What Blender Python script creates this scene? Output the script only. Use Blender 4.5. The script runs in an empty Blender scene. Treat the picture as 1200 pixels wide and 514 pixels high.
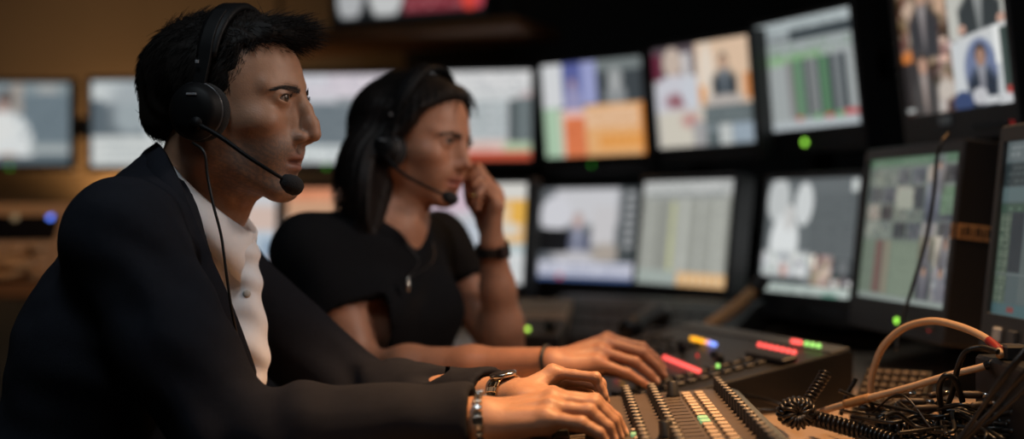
import bpy, bmesh, math, random
import numpy as np
from mathutils import Vector, Matrix
random.seed(7); RNG = np.random.default_rng(7)
SC = bpy.context.scene
COL = SC.collection
CAMZ, FPX, HORY = 1.05, 1400.0, 250.0

def W(px, py, d):
    """world point seen at photo pixel (px,py) lying d metres in front of the camera"""
    return np.array([(px-600)/FPX*d, d, CAMZ-(py-HORY)/FPX*d])

# ---------------------------------------------------------------- materials
def nmat(name):
    m = bpy.data.materials.new(name); m.use_nodes = True
    nt = m.node_tree; b = nt.nodes['Principled BSDF']
    return m, nt, b
def mat(name, col, rough=.5, metal=0, noise=0, nscale=40, bump=0, bscale=200, spec=.5, emit=None, estr=0, coat=0, sheen=0):
    m, nt, b = nmat(name)
    b.inputs['Base Color'].default_value = (*col, 1); b.inputs['Roughness'].default_value = rough
    b.inputs['Metallic'].default_value = metal; b.inputs['Specular IOR Level'].default_value = spec
    b.inputs['Coat Weight'].default_value = coat
    if sheen: b.inputs['Sheen Weight'].default_value = sheen
    if emit is not None:
        b.inputs['Emission Color'].default_value = (*emit, 1); b.inputs['Emission Strength'].default_value = estr
    tc = nt.nodes.new('ShaderNodeTexCoord')
    if noise:
        n = nt.nodes.new('ShaderNodeTexNoise'); n.inputs['Scale'].default_value = nscale; n.inputs['Detail'].default_value = 5
        nt.links.new(tc.outputs['Object'], n.inputs['Vector'])
        mx = nt.nodes.new('ShaderNodeMix'); mx.data_type = 'RGBA'
        mx.inputs['A'].default_value = (*[c*(1-noise) for c in col], 1); mx.inputs['B'].default_value = (*[min(1, c*(1+noise)) for c in col], 1)
        nt.links.new(n.outputs['Fac'], mx.inputs['Factor']); nt.links.new(mx.outputs['Result'], b.inputs['Base Color'])
    if bump:
        n2 = nt.nodes.new('ShaderNodeTexNoise'); n2.inputs['Scale'].default_value = bscale; n2.inputs['Detail'].default_value = 4
        nt.links.new(tc.outputs['Object'], n2.inputs['Vector'])
        bp = nt.nodes.new('ShaderNodeBump'); bp.inputs['Strength'].default_value = bump; bp.inputs['Distance'].default_value = .002
        nt.links.new(n2.outputs['Fac'], bp.inputs['Height']); nt.links.new(bp.outputs['Normal'], b.inputs['Normal'])
    return m
def emat(name, col, s):
    m, nt, b = nmat(name)
    b.inputs['Base Color'].default_value = (*[c*.3 for c in col], 1)
    b.inputs['Emission Color'].default_value = (*col, 1); b.inputs['Emission Strength'].default_value = s
    return m
def attr_mat(name, rough, spec=.4, emis=0, bump=0, bscale=300, sss=0):
    """base colour (or emission) from the mesh colour attribute 'tint'"""
    m, nt, b = nmat(name)
    a = nt.nodes.new('ShaderNodeAttribute'); a.attribute_name = 'tint'
    if emis:
        b.inputs['Base Color'].default_value = (.01, .01, .012, 1)
        nt.links.new(a.outputs['Color'], b.inputs['Emission Color']); b.inputs['Emission Strength'].default_value = emis
    else:
        tc = nt.nodes.new('ShaderNodeTexCoord')
        n = nt.nodes.new('ShaderNodeTexNoise'); n.inputs['Scale'].default_value = 60; n.inputs['Detail'].default_value = 6
        nt.links.new(tc.outputs['Object'], n.inputs['Vector'])
        mr = nt.nodes.new('ShaderNodeMapRange'); mr.inputs['To Min'].default_value = .82; mr.inputs['To Max'].default_value = 1.18
        nt.links.new(n.outputs['Fac'], mr.inputs['Value'])
        mx = nt.nodes.new('ShaderNodeVectorMath'); mx.operation = 'SCALE'
        nt.links.new(a.outputs['Color'], mx.inputs[0]); nt.links.new(mr.outputs['Result'], mx.inputs['Scale'])
        nt.links.new(mx.outputs['Vector'], b.inputs['Base Color'])
        if bump:
            n2 = nt.nodes.new('ShaderNodeTexNoise'); n2.inputs['Scale'].default_value = bscale; n2.inputs['Detail'].default_value = 4
            nt.links.new(tc.outputs['Object'], n2.inputs['Vector'])
            bp = nt.nodes.new('ShaderNodeBump'); bp.inputs['Strength'].default_value = bump; bp.inputs['Distance'].default_value = .0015
            nt.links.new(n2.outputs['Fac'], bp.inputs['Height']); nt.links.new(bp.outputs['Normal'], b.inputs['Normal'])
        if sss:
            b.inputs['Subsurface Weight'].default_value = sss
            b.inputs['Subsurface Radius'].default_value = (.010, .004, .002); b.inputs['Subsurface Scale'].default_value = .6
    b.inputs['Roughness'].default_value = rough; b.inputs['Specular IOR Level'].default_value = spec
    return m

# ---------------------------------------------------------------- objects
def link(name, me, m=None, parent=None, smooth=None):
    o = bpy.data.objects.new(name, me); COL.objects.link(o)
    if m is not None: me.materials.append(m)
    if parent is not None:
        o.parent = parent
        if parent.name in WORLD: o.matrix_parent_inverse = Matrix.Translation(-Vector(parent.location))
    return o
WORLD = set()
def wthing(name, label, cat, loc, group=None):
    """a thing whose parts are modelled in world coordinates"""
    o = thing(name, label, cat, group, loc); WORLD.add(o.name); return o
def thing(name, label, cat, group=None, loc=(0, 0, 0), rot=None):
    o = bpy.data.objects.new(name, None); COL.objects.link(o); o.empty_display_size = .05
    o.location = loc
    if rot is not None: o.rotation_euler = rot
    tag(o, label, cat, group); return o
def tag(o, label, cat, group=None):
    o['label'] = label; o['category'] = cat
    if group: o['group'] = group
    return o
def struct(o): o['kind'] = 'structure'; return o
def mesh_np(name, V, Fc, smooth=True):
    """V (n,3), Fc (m,k)"""
    V = np.asarray(V, np.float32); Fc = np.asarray(Fc, np.int32)
    me = bpy.data.meshes.new(name)
    me.vertices.add(len(V)); me.vertices.foreach_set('co', V.ravel())
    k = Fc.shape[1]
    me.loops.add(Fc.size); me.loops.foreach_set('vertex_index', Fc.ravel())
    me.polygons.add(len(Fc)); me.polygons.foreach_set('loop_start', np.arange(0, Fc.size, k, dtype=np.int32))
    me.polygons.foreach_set('use_smooth', np.full(len(Fc), smooth))
    me.update(calc_edges=True); me.validate()
    return me
def set_tint(me, C):
    a = me.color_attributes.new('tint', 'FLOAT_COLOR', 'POINT')
    C = np.asarray(C, np.float32)
    a.data.foreach_set('color', np.concatenate([C, np.ones((len(C), 1), np.float32)], 1).ravel())

class MB:
    """collects simple solids, then links them as ONE mesh object"""
    def __init__(s): s.v = []; s.f = []; s.sm = []
    def add(s, V, Fs, smooth=False):
        n = len(s.v); s.v += [tuple(map(float, p)) for p in V]
        for f in Fs: s.f.append([i+n for i in f]); s.sm.append(smooth)
        return s
    def box(s, c, size, R=None, bev=0):
        hx, hy, hz = [a/2 for a in size]
        bev = min(bev, .45*min(size))
        if bev <= 0:
            V = [(x, y, z) for x in (-hx, hx) for y in (-hy, hy) for z in (-hz, hz)]
            Fs = [(0, 1, 3, 2), (4, 6, 7, 5), (0, 4, 5, 1), (2, 3, 7, 6), (0, 2, 6, 4), (1, 5, 7, 3)]
        else:
            # chamfered box: three inset vertices at every corner
            V = []; idx = {}
            for x in (-1, 1):
                for y in (-1, 1):
                    for z in (-1, 1):
                        for ax in range(3):
                            q = [x*(hx-bev), y*(hy-bev), z*(hz-bev)]
                            q[ax] = (x*hx, y*hy, z*hz)[ax]
                            idx[(x, y, z, ax)] = len(V); V.append(tuple(q))
            Fs = []
            for ax in range(3):
                a, b = [(1, 2), (2, 0), (0, 1)][ax]
                for sg in (-1, 1):
                    q = []
                    for (p, r) in ((-1, -1), (1, -1), (1, 1), (-1, 1)):
                        k = [0, 0, 0]; k[ax] = sg; k[a] = p; k[b] = r
                        q.append(idx[(*k, ax)])
                    Fs.append(q if sg > 0 else q[::-1])
            for ax in range(3):
                a, b = [(1, 2), (2, 0), (0, 1)][ax]
                for p in (-1, 1):
                    for r in (-1, 1):
                        q = []
                        for (sg, which) in ((-1, a), (1, a), (1, b), (-1, b)):
                            k = [0, 0, 0]; k[ax] = sg; k[a] = p; k[b] = r
                            q.append(idx[(*k, which)])
                        Fs.append(q if p*r < 0 else q[::-1])
            for x in (-1, 1):
                for y in (-1, 1):
                    for z in (-1, 1):
                        q = [idx[(x, y, z, i)] for i in range(3)]
                        Fs.append(q if x*y*z > 0 else q[::-1])
        V = np.array(V)
        if R is not None: V = V @ np.array(R).T
        return s.add(V+np.array(c), Fs)
    def tube(s, P, r, n=8, cap=True):
        P = [np.array(p, float) for p in P]; rs = r if hasattr(r, '__len__') else [r]*len(P)
        V, Fs = sweep(P, rs, n)
        if cap:
            Fs = Fs+[tuple(range(n))[::-1], tuple(range((len(P)-1)*n, len(P)*n))]
        return s.add(V, Fs, True)
    def lathe(s, prof, c, axis=(0, 0, 1), n=24):
        """prof: list of (radius, height) along axis from c"""
        ax = np.array(axis, float); ax /= np.linalg.norm(ax)
        t = np.cross(ax, (1, 0, 0) if abs(ax[0]) < .8 else (0, 1, 0)); t /= np.linalg.norm(t); u = np.cross(ax, t)
        V = []; Fs = []
        for (r, h) in prof:
            for i in range(n):
                a = 2*math.pi*i/n; V.append(np.array(c)+ax*h+(t*math.cos(a)+u*math.sin(a))*r)
        for k in range(len(prof)-1):
            for i in range(n): Fs.append((k*n+i, k*n+(i+1) % n, (k+1)*n+(i+1) % n, (k+1)*n+i))
        if prof[0][0] > 1e-6: Fs.append(tuple(range(n))[::-1])
        if prof[-1][0] > 1e-6: Fs.append(tuple(range((len(prof)-1)*n, len(prof)*n)))
        return s.add(V, Fs, True)
    def loft(s, loops, cap0=True, cap1=True, smooth=False):
        n = len(loops[0]); V = [p for L in loops for p in L]; Fs = []
        for k in range(len(loops)-1):
            for i in range(n): Fs.append((k*n+i, k*n+(i+1) % n, (k+1)*n+(i+1) % n, (k+1)*n+i))
        if cap0: Fs.append(tuple(range(n))[::-1])
        if cap1: Fs.append(tuple(range((len(loops)-1)*n, len(loops)*n)))
        return s.add(V, Fs, smooth)
    def build(s, name, m, parent=None, bevel=0):
        me = bpy.data.meshes.new(name); me.from_pydata(s.v, [], s.f); me.update()
        me.polygons.foreach_set('use_smooth', s.sm)
        bm = bmesh.new(); bm.from_mesh(me); bmesh.ops.recalc_face_normals(bm, faces=bm.faces); bm.to_mesh(me); bm.free()
        o = link(name, me, m, parent)
        if bevel:
            md = o.modifiers.new('bevel', 'BEVEL'); md.width = bevel; md.segments = 2; md.limit_method = 'ANGLE'
        return o
def sweep(P, rs, n):
    V = []; Fs = []; t0 = None; u = None
    for i, p in enumerate(P):
        t = P[min(i+1, len(P)-1)]-P[max(i-1, 0)]; L = np.linalg.norm(t); t = t/L if L > 1e-9 else np.array([0, 0, 1.])
        if u is None:
            u = np.cross(t, (0, 0, 1) if abs(t[2]) < .9 else (1, 0, 0))
        u = u-t*np.dot(u, t); u /= np.linalg.norm(u)+1e-12; w = np.cross(t, u)
        for k in range(n):
            a = 2*math.pi*k/n; V.append(p+(u*math.cos(a)+w*math.sin(a))*rs[i])
    for i in range(len(P)-1):
        for k in range(n): Fs.append((i*n+k, i*n+(k+1) % n, (i+1)*n+(k+1) % n, (i+1)*n+k))
    return V, Fs
def catmull(P, m=8):
    P = [np.array(p, float) for p in P]; out = []
    Q = [2*P[0]-P[1]]+P+[2*P[-1]-P[-2]]
    for i in range(1, len(Q)-2):
        a, b, c, d = Q[i-1:i+3]
        for k in range(m):
            t = k/m
            out.append(.5*((2*b)+(c-a)*t+(2*a-5*b+4*c-d)*t*t+(3*b-a-3*c+d)*t**3))
    out.append(P[-1]); return out
def strands(name, lines, m, parent, r0=.0005, r1=.0001):
    """many thin tapered hairs as one mesh; lines (n,k,3)"""
    L = np.asarray(lines, np.float32); n, k, _ = L.shape
    T = np.gradient(L, axis=1); T /= np.linalg.norm(T, axis=2, keepdims=True)+1e-9
    A = np.cross(T, np.array([.31, .77, .55])); A /= np.linalg.norm(A, axis=2, keepdims=True)+1e-9
    B = np.cross(T, A); rr = np.linspace(r0, r1, k)[None, :, None]
    ring = np.stack([L+(A*math.cos(a)+B*math.sin(a))*rr for a in (0, 2.094, 4.189)], 2)   # n,k,3,3
    V = ring.reshape(-1, 3); base = (np.arange(n)*k*3)[:, None, None]
    i = (np.arange(k-1)*3)[None, :, None]; j = np.arange(3)[None, None, :]; j2 = (j+1) % 3
    Fc = np.stack([base+i+j, base+i+j2, base+i+3+j2, base+i+3+j], -1).reshape(-1, 4)
    return link(name, mesh_np(name, V, Fc), m, parent)
def rotz(a): c, s = math.cos(a), math.sin(a); return np.array([[c, -s, 0], [s, c, 0], [0, 0, 1.]])
def roty(a): c, s = math.cos(a), math.sin(a); return np.array([[c, 0, s], [0, 1, 0], [-s, 0, c]])
def rotx(a): c, s = math.cos(a), math.sin(a); return np.array([[1, 0, 0], [0, c, -s], [0, s, c]])

# ---------------------------------------------------------------- implicit surfaces -> one continuous mesh
def smin(a, b, k):
    if k <= 0: return np.minimum(a, b)
    h = np.maximum(k-np.abs(a-b), 0)/k
    return np.minimum(a, b)-h*h*k*.25
def smax(a, b, k): return -smin(-a, -b, k)
class SDF:
    def __init__(s, R=np.eye(3), t=(0, 0, 0), sc=1.0): s.ops = []; s.frame(R, t, sc)
    def frame(s, R=np.eye(3), t=(0, 0, 0), sc=1.0): s.R = np.array(R, float); s.t = np.array(t, float); s.sc = sc
    def pt(s, p): return s.R @ (np.array(p, float)*s.sc)+s.t
    def _add(s, fn, c, rad, k, mode): s.ops.append((fn, np.array(c), rad, k, mode))
    def rc(s, a, b, ra, rb=None, k=.01, mode='u', an=None):
        """tapered capsule; an=(axis, factor): flattened along a world axis"""
        a, b = s.pt(a), s.pt(b); ra *= s.sc; rb = ra if rb is None else rb*s.sc; k *= s.sc
        d = b-a; L2 = max(d@d, 1e-12)
        S = None
        if an is not None:
            ax, f = an; ax = np.array(ax, float); ax /= np.linalg.norm(ax)
            S = np.eye(3)+(f-1)*np.outer(ax, ax); d2 = S@d; L2 = max(d2@d2, 1e-12)
        def fn(P):
            q = P-a; dd = d
            if S is not None: q = q@S.T; dd = d2
            t = np.clip((q@dd)/L2, 0, 1)
            return np.linalg.norm(q-t[:, None]*dd, axis=1)-(ra+(rb-ra)*t)
        f = 1 if an is None else max(1/an[1], 1)
        s._add(fn, (a+b)/2, math.sqrt(d@d)/2+max(ra, rb)*f, k, mode); return s
    def chain(s, pts, rs, k=.01, **kw):
        for i in range(len(pts)-1): s.rc(pts[i], pts[i+1], rs[i], rs[i+1], k, **kw)
        return s
    def ell(s, c, r, k=.01, mode='u', rot=None):
        c = s.pt(c); r = np.array(r, float)*s.sc; k *= s.sc
        Rm = s.R if rot is None else s.R@rot
        def fn(P):
            q = (P-c)@Rm
            k0 = np.linalg.norm(q/r, axis=1); k1 = np.linalg.norm(q/(r*r), axis=1)
            return k0*(k0-1)/np.maximum(k1, 1e-9)
        s._add(fn, c, r.max(), k, mode); return s
    def fn(s, f, c, rad, k=0, mode='d'):
        """mode d: f(P, val)->val ; mode u: f(P)"""
        s._add(f, s.pt(c), rad*s.sc, k, mode); return s
    def eval(s, P, c=None, hr=0):
        v = np.full(len(P), 1.0)
        for (fn, oc, rad, k, mode) in s.ops:
            if c is not None and np.linalg.norm(oc-c) > rad+hr+k*1.5+.012: continue
            if mode == 'u': v = smin(v, fn(P), k)
            elif mode == 's': v = smax(v, -fn(P), k)
            elif mode == 'i': v = smax(v, fn(P), k)
            else: v = fn(P, v)
        return v
    def bbox(s):
        lo = np.min([o[1]-o[2] for o in s.ops if o[4] == 'u'], 0)-.02; hi = np.max([o[1]+o[2] for o in s.ops if o[4] == 'u'], 0)+.02
        return lo, hi
    def mesh(s, name, h, smooth=2, lo=None, hi=None, slack=1.6):
        if lo is None: lo, hi = s.bbox()
        B = 8; S = B*h; nb = np.ceil((hi-lo)/S).astype(int)
        g = np.stack(np.meshgrid(*[np.arange(n) for n in nb], indexing='ij'), -1).reshape(-1, 3)
        cen = lo+(g+.5)*S; act = np.zeros(len(g), bool)
        for i in range(0, len(g), 60000): act[i:i+60000] = np.abs(s.eval(cen[i:i+60000])) < S*.87*slack+.004
        g = g[act]; cen = cen[act]
        off = np.stack(np.meshgrid(*[np.arange(B+1)]*3, indexing='ij'), -1).reshape(-1, 3)*h
        Vv = np.empty((len(g), B+1, B+1, B+1), np.float32)
        for i in range(len(g)):
            Vv[i] = s.eval(lo+g[i]*S+off, cen[i], S*.87).reshape(B+1, B+1, B+1)
        N = nb*B+2
        # cell vertices
        acc = np.zeros((len(g), B, B, B, 3), np.float32); cnt = np.zeros((len(g), B, B, B), np.float32)
        def cs(dx, dy, dz): return Vv[:, dx:dx+B, dy:dy+B, dz:dz+B]
        for ax in range(3):
            for u in (0, 1):
                for w in (0, 1):
                    p = [0, 0, 0]; p[(ax+1) % 3] = u; p[(ax+2) % 3] = w
                    q = list(p); q[ax] = 1
                    a, b = cs(*p), cs(*q); m = (a < 0) != (b < 0)
                    t = np.where(m, a/np.where(m, a-b, 1), 0)
                    for d in range(3):
                        acc[..., d] += np.where(m, t if d == ax else p[d], 0)
                    cnt += m
        act = cnt > 0
        bi, ci, cj, ck = np.nonzero(act)
        loc = acc[act]/cnt[act][:, None]
        gi = g[bi]*B+np.stack([ci, cj, ck], 1)
        V = lo+(gi+loc)*h
        key = (gi[:, 0]*N[1]+gi[:, 1])*N[2]+gi[:, 2]
        o = np.argsort(key); ks = key[o]
        faces = []
        for ax in range(3):
            sl = [slice(0, B)]*3; s2 = list(sl); s2[ax] = slice(1, B+1)
            a = Vv[(slice(None), *sl)]; b = Vv[(slice(None), *s2)]; m = (a < 0) != (b < 0)
            fb, fi, fj, fk = np.nonzero(m); ins = a[m] < 0
            G = g[fb]*B+np.stack([fi, fj, fk], 1)
            a1, a2 = (ax+1) % 3, (ax+2) % 3; q = []
            for (u, w) in ((-1, -1), (0, -1), (0, 0), (-1, 0)):
                H = G.copy(); H[:, a1] += u; H[:, a2] += w
                kk = (H[:, 0]*N[1]+H[:, 1])*N[2]+H[:, 2]
                ii = np.clip(np.searchsorted(ks, kk), 0, len(ks)-1)
                q.append(np.where(ks[ii] == kk, o[ii], -1))
            q = np.stack(q, 1); q[~ins] = q[~ins][:, ::-1]
            faces.append(q[(q >= 0).all(1)])
        Fc = np.concatenate(faces)
        E = np.concatenate([Fc[:, [0, 1]], Fc[:, [1, 2]], Fc[:, [2, 3]], Fc[:, [3, 0]]])
        n = len(V); deg = np.bincount(E[:, 0], minlength=n)+np.bincount(E[:, 1], minlength=n)
        for it in range(smooth):
            lam = .5 if it % 2 == 0 else -.3
            A = np.stack([np.bincount(E[:, 0], V[E[:, 1], d], n)+np.bincount(E[:, 1], V[E[:, 0], d], n) for d in range(3)], 1)/np.maximum(deg, 1)[:, None]
            V = V+lam*(A-V)
        return mesh_np(name, V, Fc), V
def snoise(P, s, seed=0):
    """cheap smooth pseudo noise in [-1,1]"""
    r = np.random.default_rng(seed); v = np.zeros(len(P))
    for _ in range(6):
        k = r.normal(size=3)*s; v += np.sin(P@k+r.uniform(0, 6.28))
    return v/3.2
QUICK = False
# ================================================================ people
def bump(d2): return np.exp(-d2)
class Stretch:
    """passes shapes on to an SDF with the lower face made longer or shorter"""
    def __init__(s, S, f): s.S = S; s.f = f
    def chain(s, *A, **K): s.S.chain(*A, **K)
    def q(s, p): return (p[0], p[1], p[2]*s.f if p[2] < 0 else p[2])
    def rc(s, a, b, *A, **K): s.S.rc(s.q(a), s.q(b), *A, **K)
    def ell(s, c, *A, **K): s.S.ell(s.q(c), *A, **K)
LOWF = {True: .95, False: 1.10}
def head_ops(S, fem):
    """skull, face and ears in the head's own frame: x forward, y left, z up, origin between the eyes' level and the ears"""
    S = Stretch(S, LOWF[fem])
    S.ell((-.012, 0, .026), (.098, .076, .084))
    S.ell((.024, 0, .012), (.069, .066, .076), k=.02)             # forehead
    S.ell((.026, 0, -.040), (.058, .060, .075), k=.03)            # face mass
    w = .050 if fem else .055
    jr = .014 if fem else .017
    for sg in (1, -1):
        S.rc((-.004, sg*w, -.066), (.070, sg*.016, -.106), jr, jr-.001, k=.028)
        S.rc((.004, sg*(w+.004), -.03), (-.002, sg*w, -.066), .014, jr, k=.025)
        S.ell((.056, sg*.047, -.030), (.028, .019, .017), k=.022)  # cheekbone
        S.ell((.062, sg*.030, -.060), (.026, .020, .026), k=.02)   # cheek
    S.ell((.058, 0, -.072), (.034, .034, .034), k=.02)            # mouth mass
    S.ell((.078, 0, -.106), (.0165, .021, .0155), k=.014)         # chin
    br = .008 if fem else .011
    for sg in (1, -1):
        S.rc((.0845, sg*.010, .0155), (.068, sg*.048, .0135), br, br*.75, k=.014)   # brow
        S.ell((.101, sg*.033, -.003), (.021, .0195, .0135), k=.014, mode='s')   # socket
    # nose
    S.rc((.080, 0, .012), (.090, 0, -.036), .0105, .0145, k=.014)
    if fem:
        S.rc((.0865, 0, .012), (.1085, 0, -.036), .0065, .0085, k=.012); S.ell((.1105, 0, -.039), (.0105, .0095, .0085), k=.006)
        al, aw = (.0975, .0115, -.0435), (.0095, .0065, .0065)
    else:
        S.chain([S.q((.0905, 0, .010)), S.q((.1025, 0, -.011)), S.q((.1118, 0, -.029)), S.q((.1150, 0, -.0405))], [.0085, .0088, .0096, .0105], k=.006)
        al, aw = (.1005, .0135, -.0455), (.0115, .008, .0082)
    for sg in (1, -1):
        S.ell((al[0], sg*al[1], al[2]), aw, k=.006)
        S.ell((al[0]+.004, sg*(al[1]-.005), al[2]-.0085), (.006, .0035, .004), k=.003, mode='s')
    for sg in (1, -1): S.ell((.076, sg*.016, -.056), (.0165, .016, .014), k=.014)
    # mouth
    mz = -.0745
    S.ell((.0865, 0, mz+.006), (.0125, .023, .0062), k=.006); S.ell((.0855, 0, mz-.0068), (.0118, .0205, .0066), k=.006)
    S.ell((.0985, 0, mz), (.015, .026, .0022), k=.005, mode='s')
    S.ell((.099, 0, mz+.018), (.008, .003, .009), k=.006, mode='s')         # philtrum
    S.ell((.0945, 0, mz-.019), (.009, .016, .0055), k=.009, mode='s')       # under the lip
    # lids with an open slit
    for sg in (1, -1):
        S.ell((.0785, sg*.0315, 0), (.0140, .0155, .0138), k=.008)
        S.ell((.0935, sg*.0330, -.0008), (.0130, .0138 if fem else .0148, .0046 if fem else .0038), k=.0014, mode='s')
        S.rc((.0905, sg*.024, .0072), (.0815, sg*.043, .0055), .0024 if not fem else .0016, .0022 if not fem else .0014, k=.004)       # upper lid
        # ear
        S.ell((-.016, sg*.077, -.012), (.019, .0085, .030), k=.006, rot=rotz(sg*.35))
        S.ell((-.013, sg*.086, -.008), (.011, .006, .019), k=.004, mode='s', rot=rotz(sg*.35))
def eye_mesh(person, S, sg, iris):
    c = S.pt((.0785, sg*.0315, 0)); r = .01235*S.sc
    V = []; F = []; C = []
    n, m = 32, 24
    look = S.R @ np.array([.985, .0, -.03]); look /= np.linalg.norm(look)
    t = np.cross(look, (0, 0, 1)); t /= np.linalg.norm(t); u = np.cross(t, look)
    for j in range(m+1):
        th = math.pi*(j/m)**1.3
        for i in range(n):
            a = 2*math.pi*i/n
            V.append(c+r*(look*math.cos(th)*(1.06 if th < .42 else 1)+(t*math.cos(a)+u*math.sin(a))*math.sin(th)))
            C.append((.004, .004, .004) if th < .2 else iris if th < .54 else (.21, .18, .16))
    for j in range(m):
        for i in range(n): F.append((j*n+i, j*n+(i+1) % n, (j+1)*n+(i+1) % n, (j+1)*n+i))
    me = mesh_np('eye', V, F); set_tint(me, C)
    return link('eye', me, M_EYE, person)
def hand_ops(S, wrist, fingers, thumb, up, rad=1.0, tend=True, slim=(1, 1, 1, 1)):
    """wrist point; fingers = index..little, each (knuckle, middle, end joint, tip); thumb the same from its root"""
    fr = [(.0108, .0092, .0080, .0068), (.0112, .0095, .0082, .0070), (.0106, .0090, .0078, .0066), (.0096, .0080, .0069, .0060)]
    wrist = np.array(wrist); up = np.array(up, float); up /= np.linalg.norm(up)
    ac = fingers[3][0]-fingers[0][0]; ac = ac/np.linalg.norm(ac)
    nails = []
    for i, f in enumerate(fingers):
        r = [a*rad*slim[i] for a in fr[i]]
        w = wrist+ac*(i-1.5)*.0095*rad
        S.rc(w-up*.002, f[0]-up*.003*rad, .0145*rad, r[0]*1.08, k=.012)
        m01 = (f[0]+f[1])/2; 
        S.chain([f[0], m01, f[1], (f[1]+f[2])/2, f[2], f[3]], [r[0], (r[0]+r[1])*.48, r[1], (r[1]+r[2])*.485, r[2], r[3]], k=.0022)
        S.ell(f[1]+0*up, (r[1]*1.05,)*3, k=.004); S.ell(f[0]+up*.0022*rad, (r[0]*.95,)*3, k=.007)
        if tend: S.rc(f[0]+up*(r[0]*.82), w+up*.0112*rad, .0031*rad, .0019, k=.006)
        d = f[2]-(f[1]+f[3])/2; ax = f[3]-f[2]; ax /= np.linalg.norm(ax); d = d-ax*(d@ax)
        d = d/np.linalg.norm(d) if np.linalg.norm(d) > 1e-4 else up
        nails.append((f[3]+d*r[3]*.8+ax*r[3]*.15, ax, d, r[3]))
    for i in range(3):
        a, b = fingers[i][0], fingers[i+1][0]
        S.rc(a-up*.004, b-up*.004, .0095*rad, .009*rad, k=.010)
    S.rc(wrist+ac*.016*rad-up*.006, fingers[3][0]-up*.008-ac*.001, .0145*rad, .0095*rad, k=.014)   # heel of the hand
    t = thumb
    S.chain(t, [.0165*rad, .0122*rad, .0102*rad, .0078*rad], k=.004)
    S.rc(t[0], (t[1]+fingers[0][0])/2-up*.004, .0135*rad, .007*rad, k=.018)
    S.rc(wrist, t[0], .0165*rad, .0165*rad, k=.014)
    return nails
def skin_tint(V, S, base, lip, stub, nails, fem):
    L = ((V-S.t)@S.R)/S.sc; L[:, 2] = np.where(L[:, 2] < 0, L[:, 2]/LOWF[fem], L[:, 2]); C = np.tile(np.array(base, float), (len(V), 1))
    near = np.linalg.norm(L, axis=1) < .17
    mix = lambda c, w: C*(1-w[:, None])+np.array(c)*w[:, None]
    red = np.exp(-(((L[:, 0]-.112)/.016)**2+(L[:, 1]/.02)**2+((L[:, 2]+.038)/.016)**2))*.35
    for sg in (1, -1): red += .25*np.exp(-(((L[:, 0]-.075)/.03)**2+((L[:, 1]-sg*.045)/.02)**2+((L[:, 2]+.035)/.02)**2))
    C = mix([base[0]*1.0, base[1]*.72, base[2]*.66], np.clip(red, 0, 1)*near)
    if stub is not None:
        w = 1/(1+np.exp((L[:, 2]+.048+.35*np.maximum(0, .045-L[:, 0])*0)/.006)); w *= 1/(1+np.exp((-.122-L[:, 2])/.006))
        w *= 1/(1+np.exp(-(L[:, 0]-.004-(L[:, 2]+.05)*.2)/.008)); w *= .55+.45*(snoise(L, 900, 3) > -.1)
        C = mix(stub, np.clip(w*.8, 0, 1)*near)
    lipw = np.exp(-(np.abs((L[:, 2]+.0745)/.0115)**4+np.abs(L[:, 1]/.0235)**4))*(L[:, 0] > .07)
    C = mix(lip, lipw*.75*near)
    lid = sum(np.exp(-(((L[:, 0]-.090)/.012)**2+((L[:, 1]-sg*.032)/.013)**2+((L[:, 2]-(.0045 if fem else .004))/.0016)**2)) for sg in (1, -1))
    C = mix((.02, .012, .01), np.clip(lid*(1.0 if fem else .6), 0, .9)*near)
    for (p, ax, d, r) in nails:
        q = V-p; s = np.cross(ax, d)
        w = ((q@ax)/(r*1.15))**4+((q@s)/(r*.85))**4+((q@d)/(r*.7))**2
        C = mix((.62, .36, .27), np.where(w < 1, .8, 0.))
    return C
def brow_hairs(person, S, col, fem, seed=1):
    r = np.random.default_rng(seed)
    for sg in (1, -1):
        L = []; E = []
        for i in range(260 if not fem else 320):
            t = r.uniform(0, 1)
            p = np.array([.0950-.0205*t**1.5, sg*(.010+.040*t), .0095+.006*math.sin(t*2.6)-.004*t])
            wdt = (.0050 if not fem else .0042)*(1-.55*t)
            p[2] += r.normal()*wdt*.45; p[0] += .004
            d = np.array([-.25-.4*t, sg*.9, .18-.45*t]); d /= np.linalg.norm(d)
            ln = r.uniform(.006, .010)
            q = [p+d*ln*u+np.array([.0015*math.sin(u*3), 0, 0]) for u in (0, .33, .66, 1)]
            L.append([S.pt(a) for a in q])
        for i in range(22):       # lashes
            t = i/21; a = np.array([.0925-.008*abs(t-.35), sg*(.0215+.0225*t), .0035*math.sin(math.pi*min(1, t*.9+.08))])
            d = np.array([.8, sg*(t-.4)*.7, .45])
            E.append([S.pt(a+d*.0045*u+np.array([0, 0, .002*u*u])) for u in (0, .33, .66, 1)])
        strands('eyebrow', L, col, person, .00033, .0001); strands('eyelashes', E, col, person, .00033, .0001)

def shell_hit(S, p0, iters=30):
    """push points (n,3) along -grad onto the zero level of S"""
    P = np.array(p0, float)
    for _ in range(iters):
        v = S.eval(P); e = 1e-3
        g = np.stack([(S.eval(P+np.eye(3)[d]*e)-v)/e for d in range(3)], 1)
        n2 = np.maximum((g*g).sum(1), .2); P = P-(v/n2)[:, None]*g*.8
    g /= np.linalg.norm(g, axis=1, keepdims=True)+1e-9
    return P, g

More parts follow.
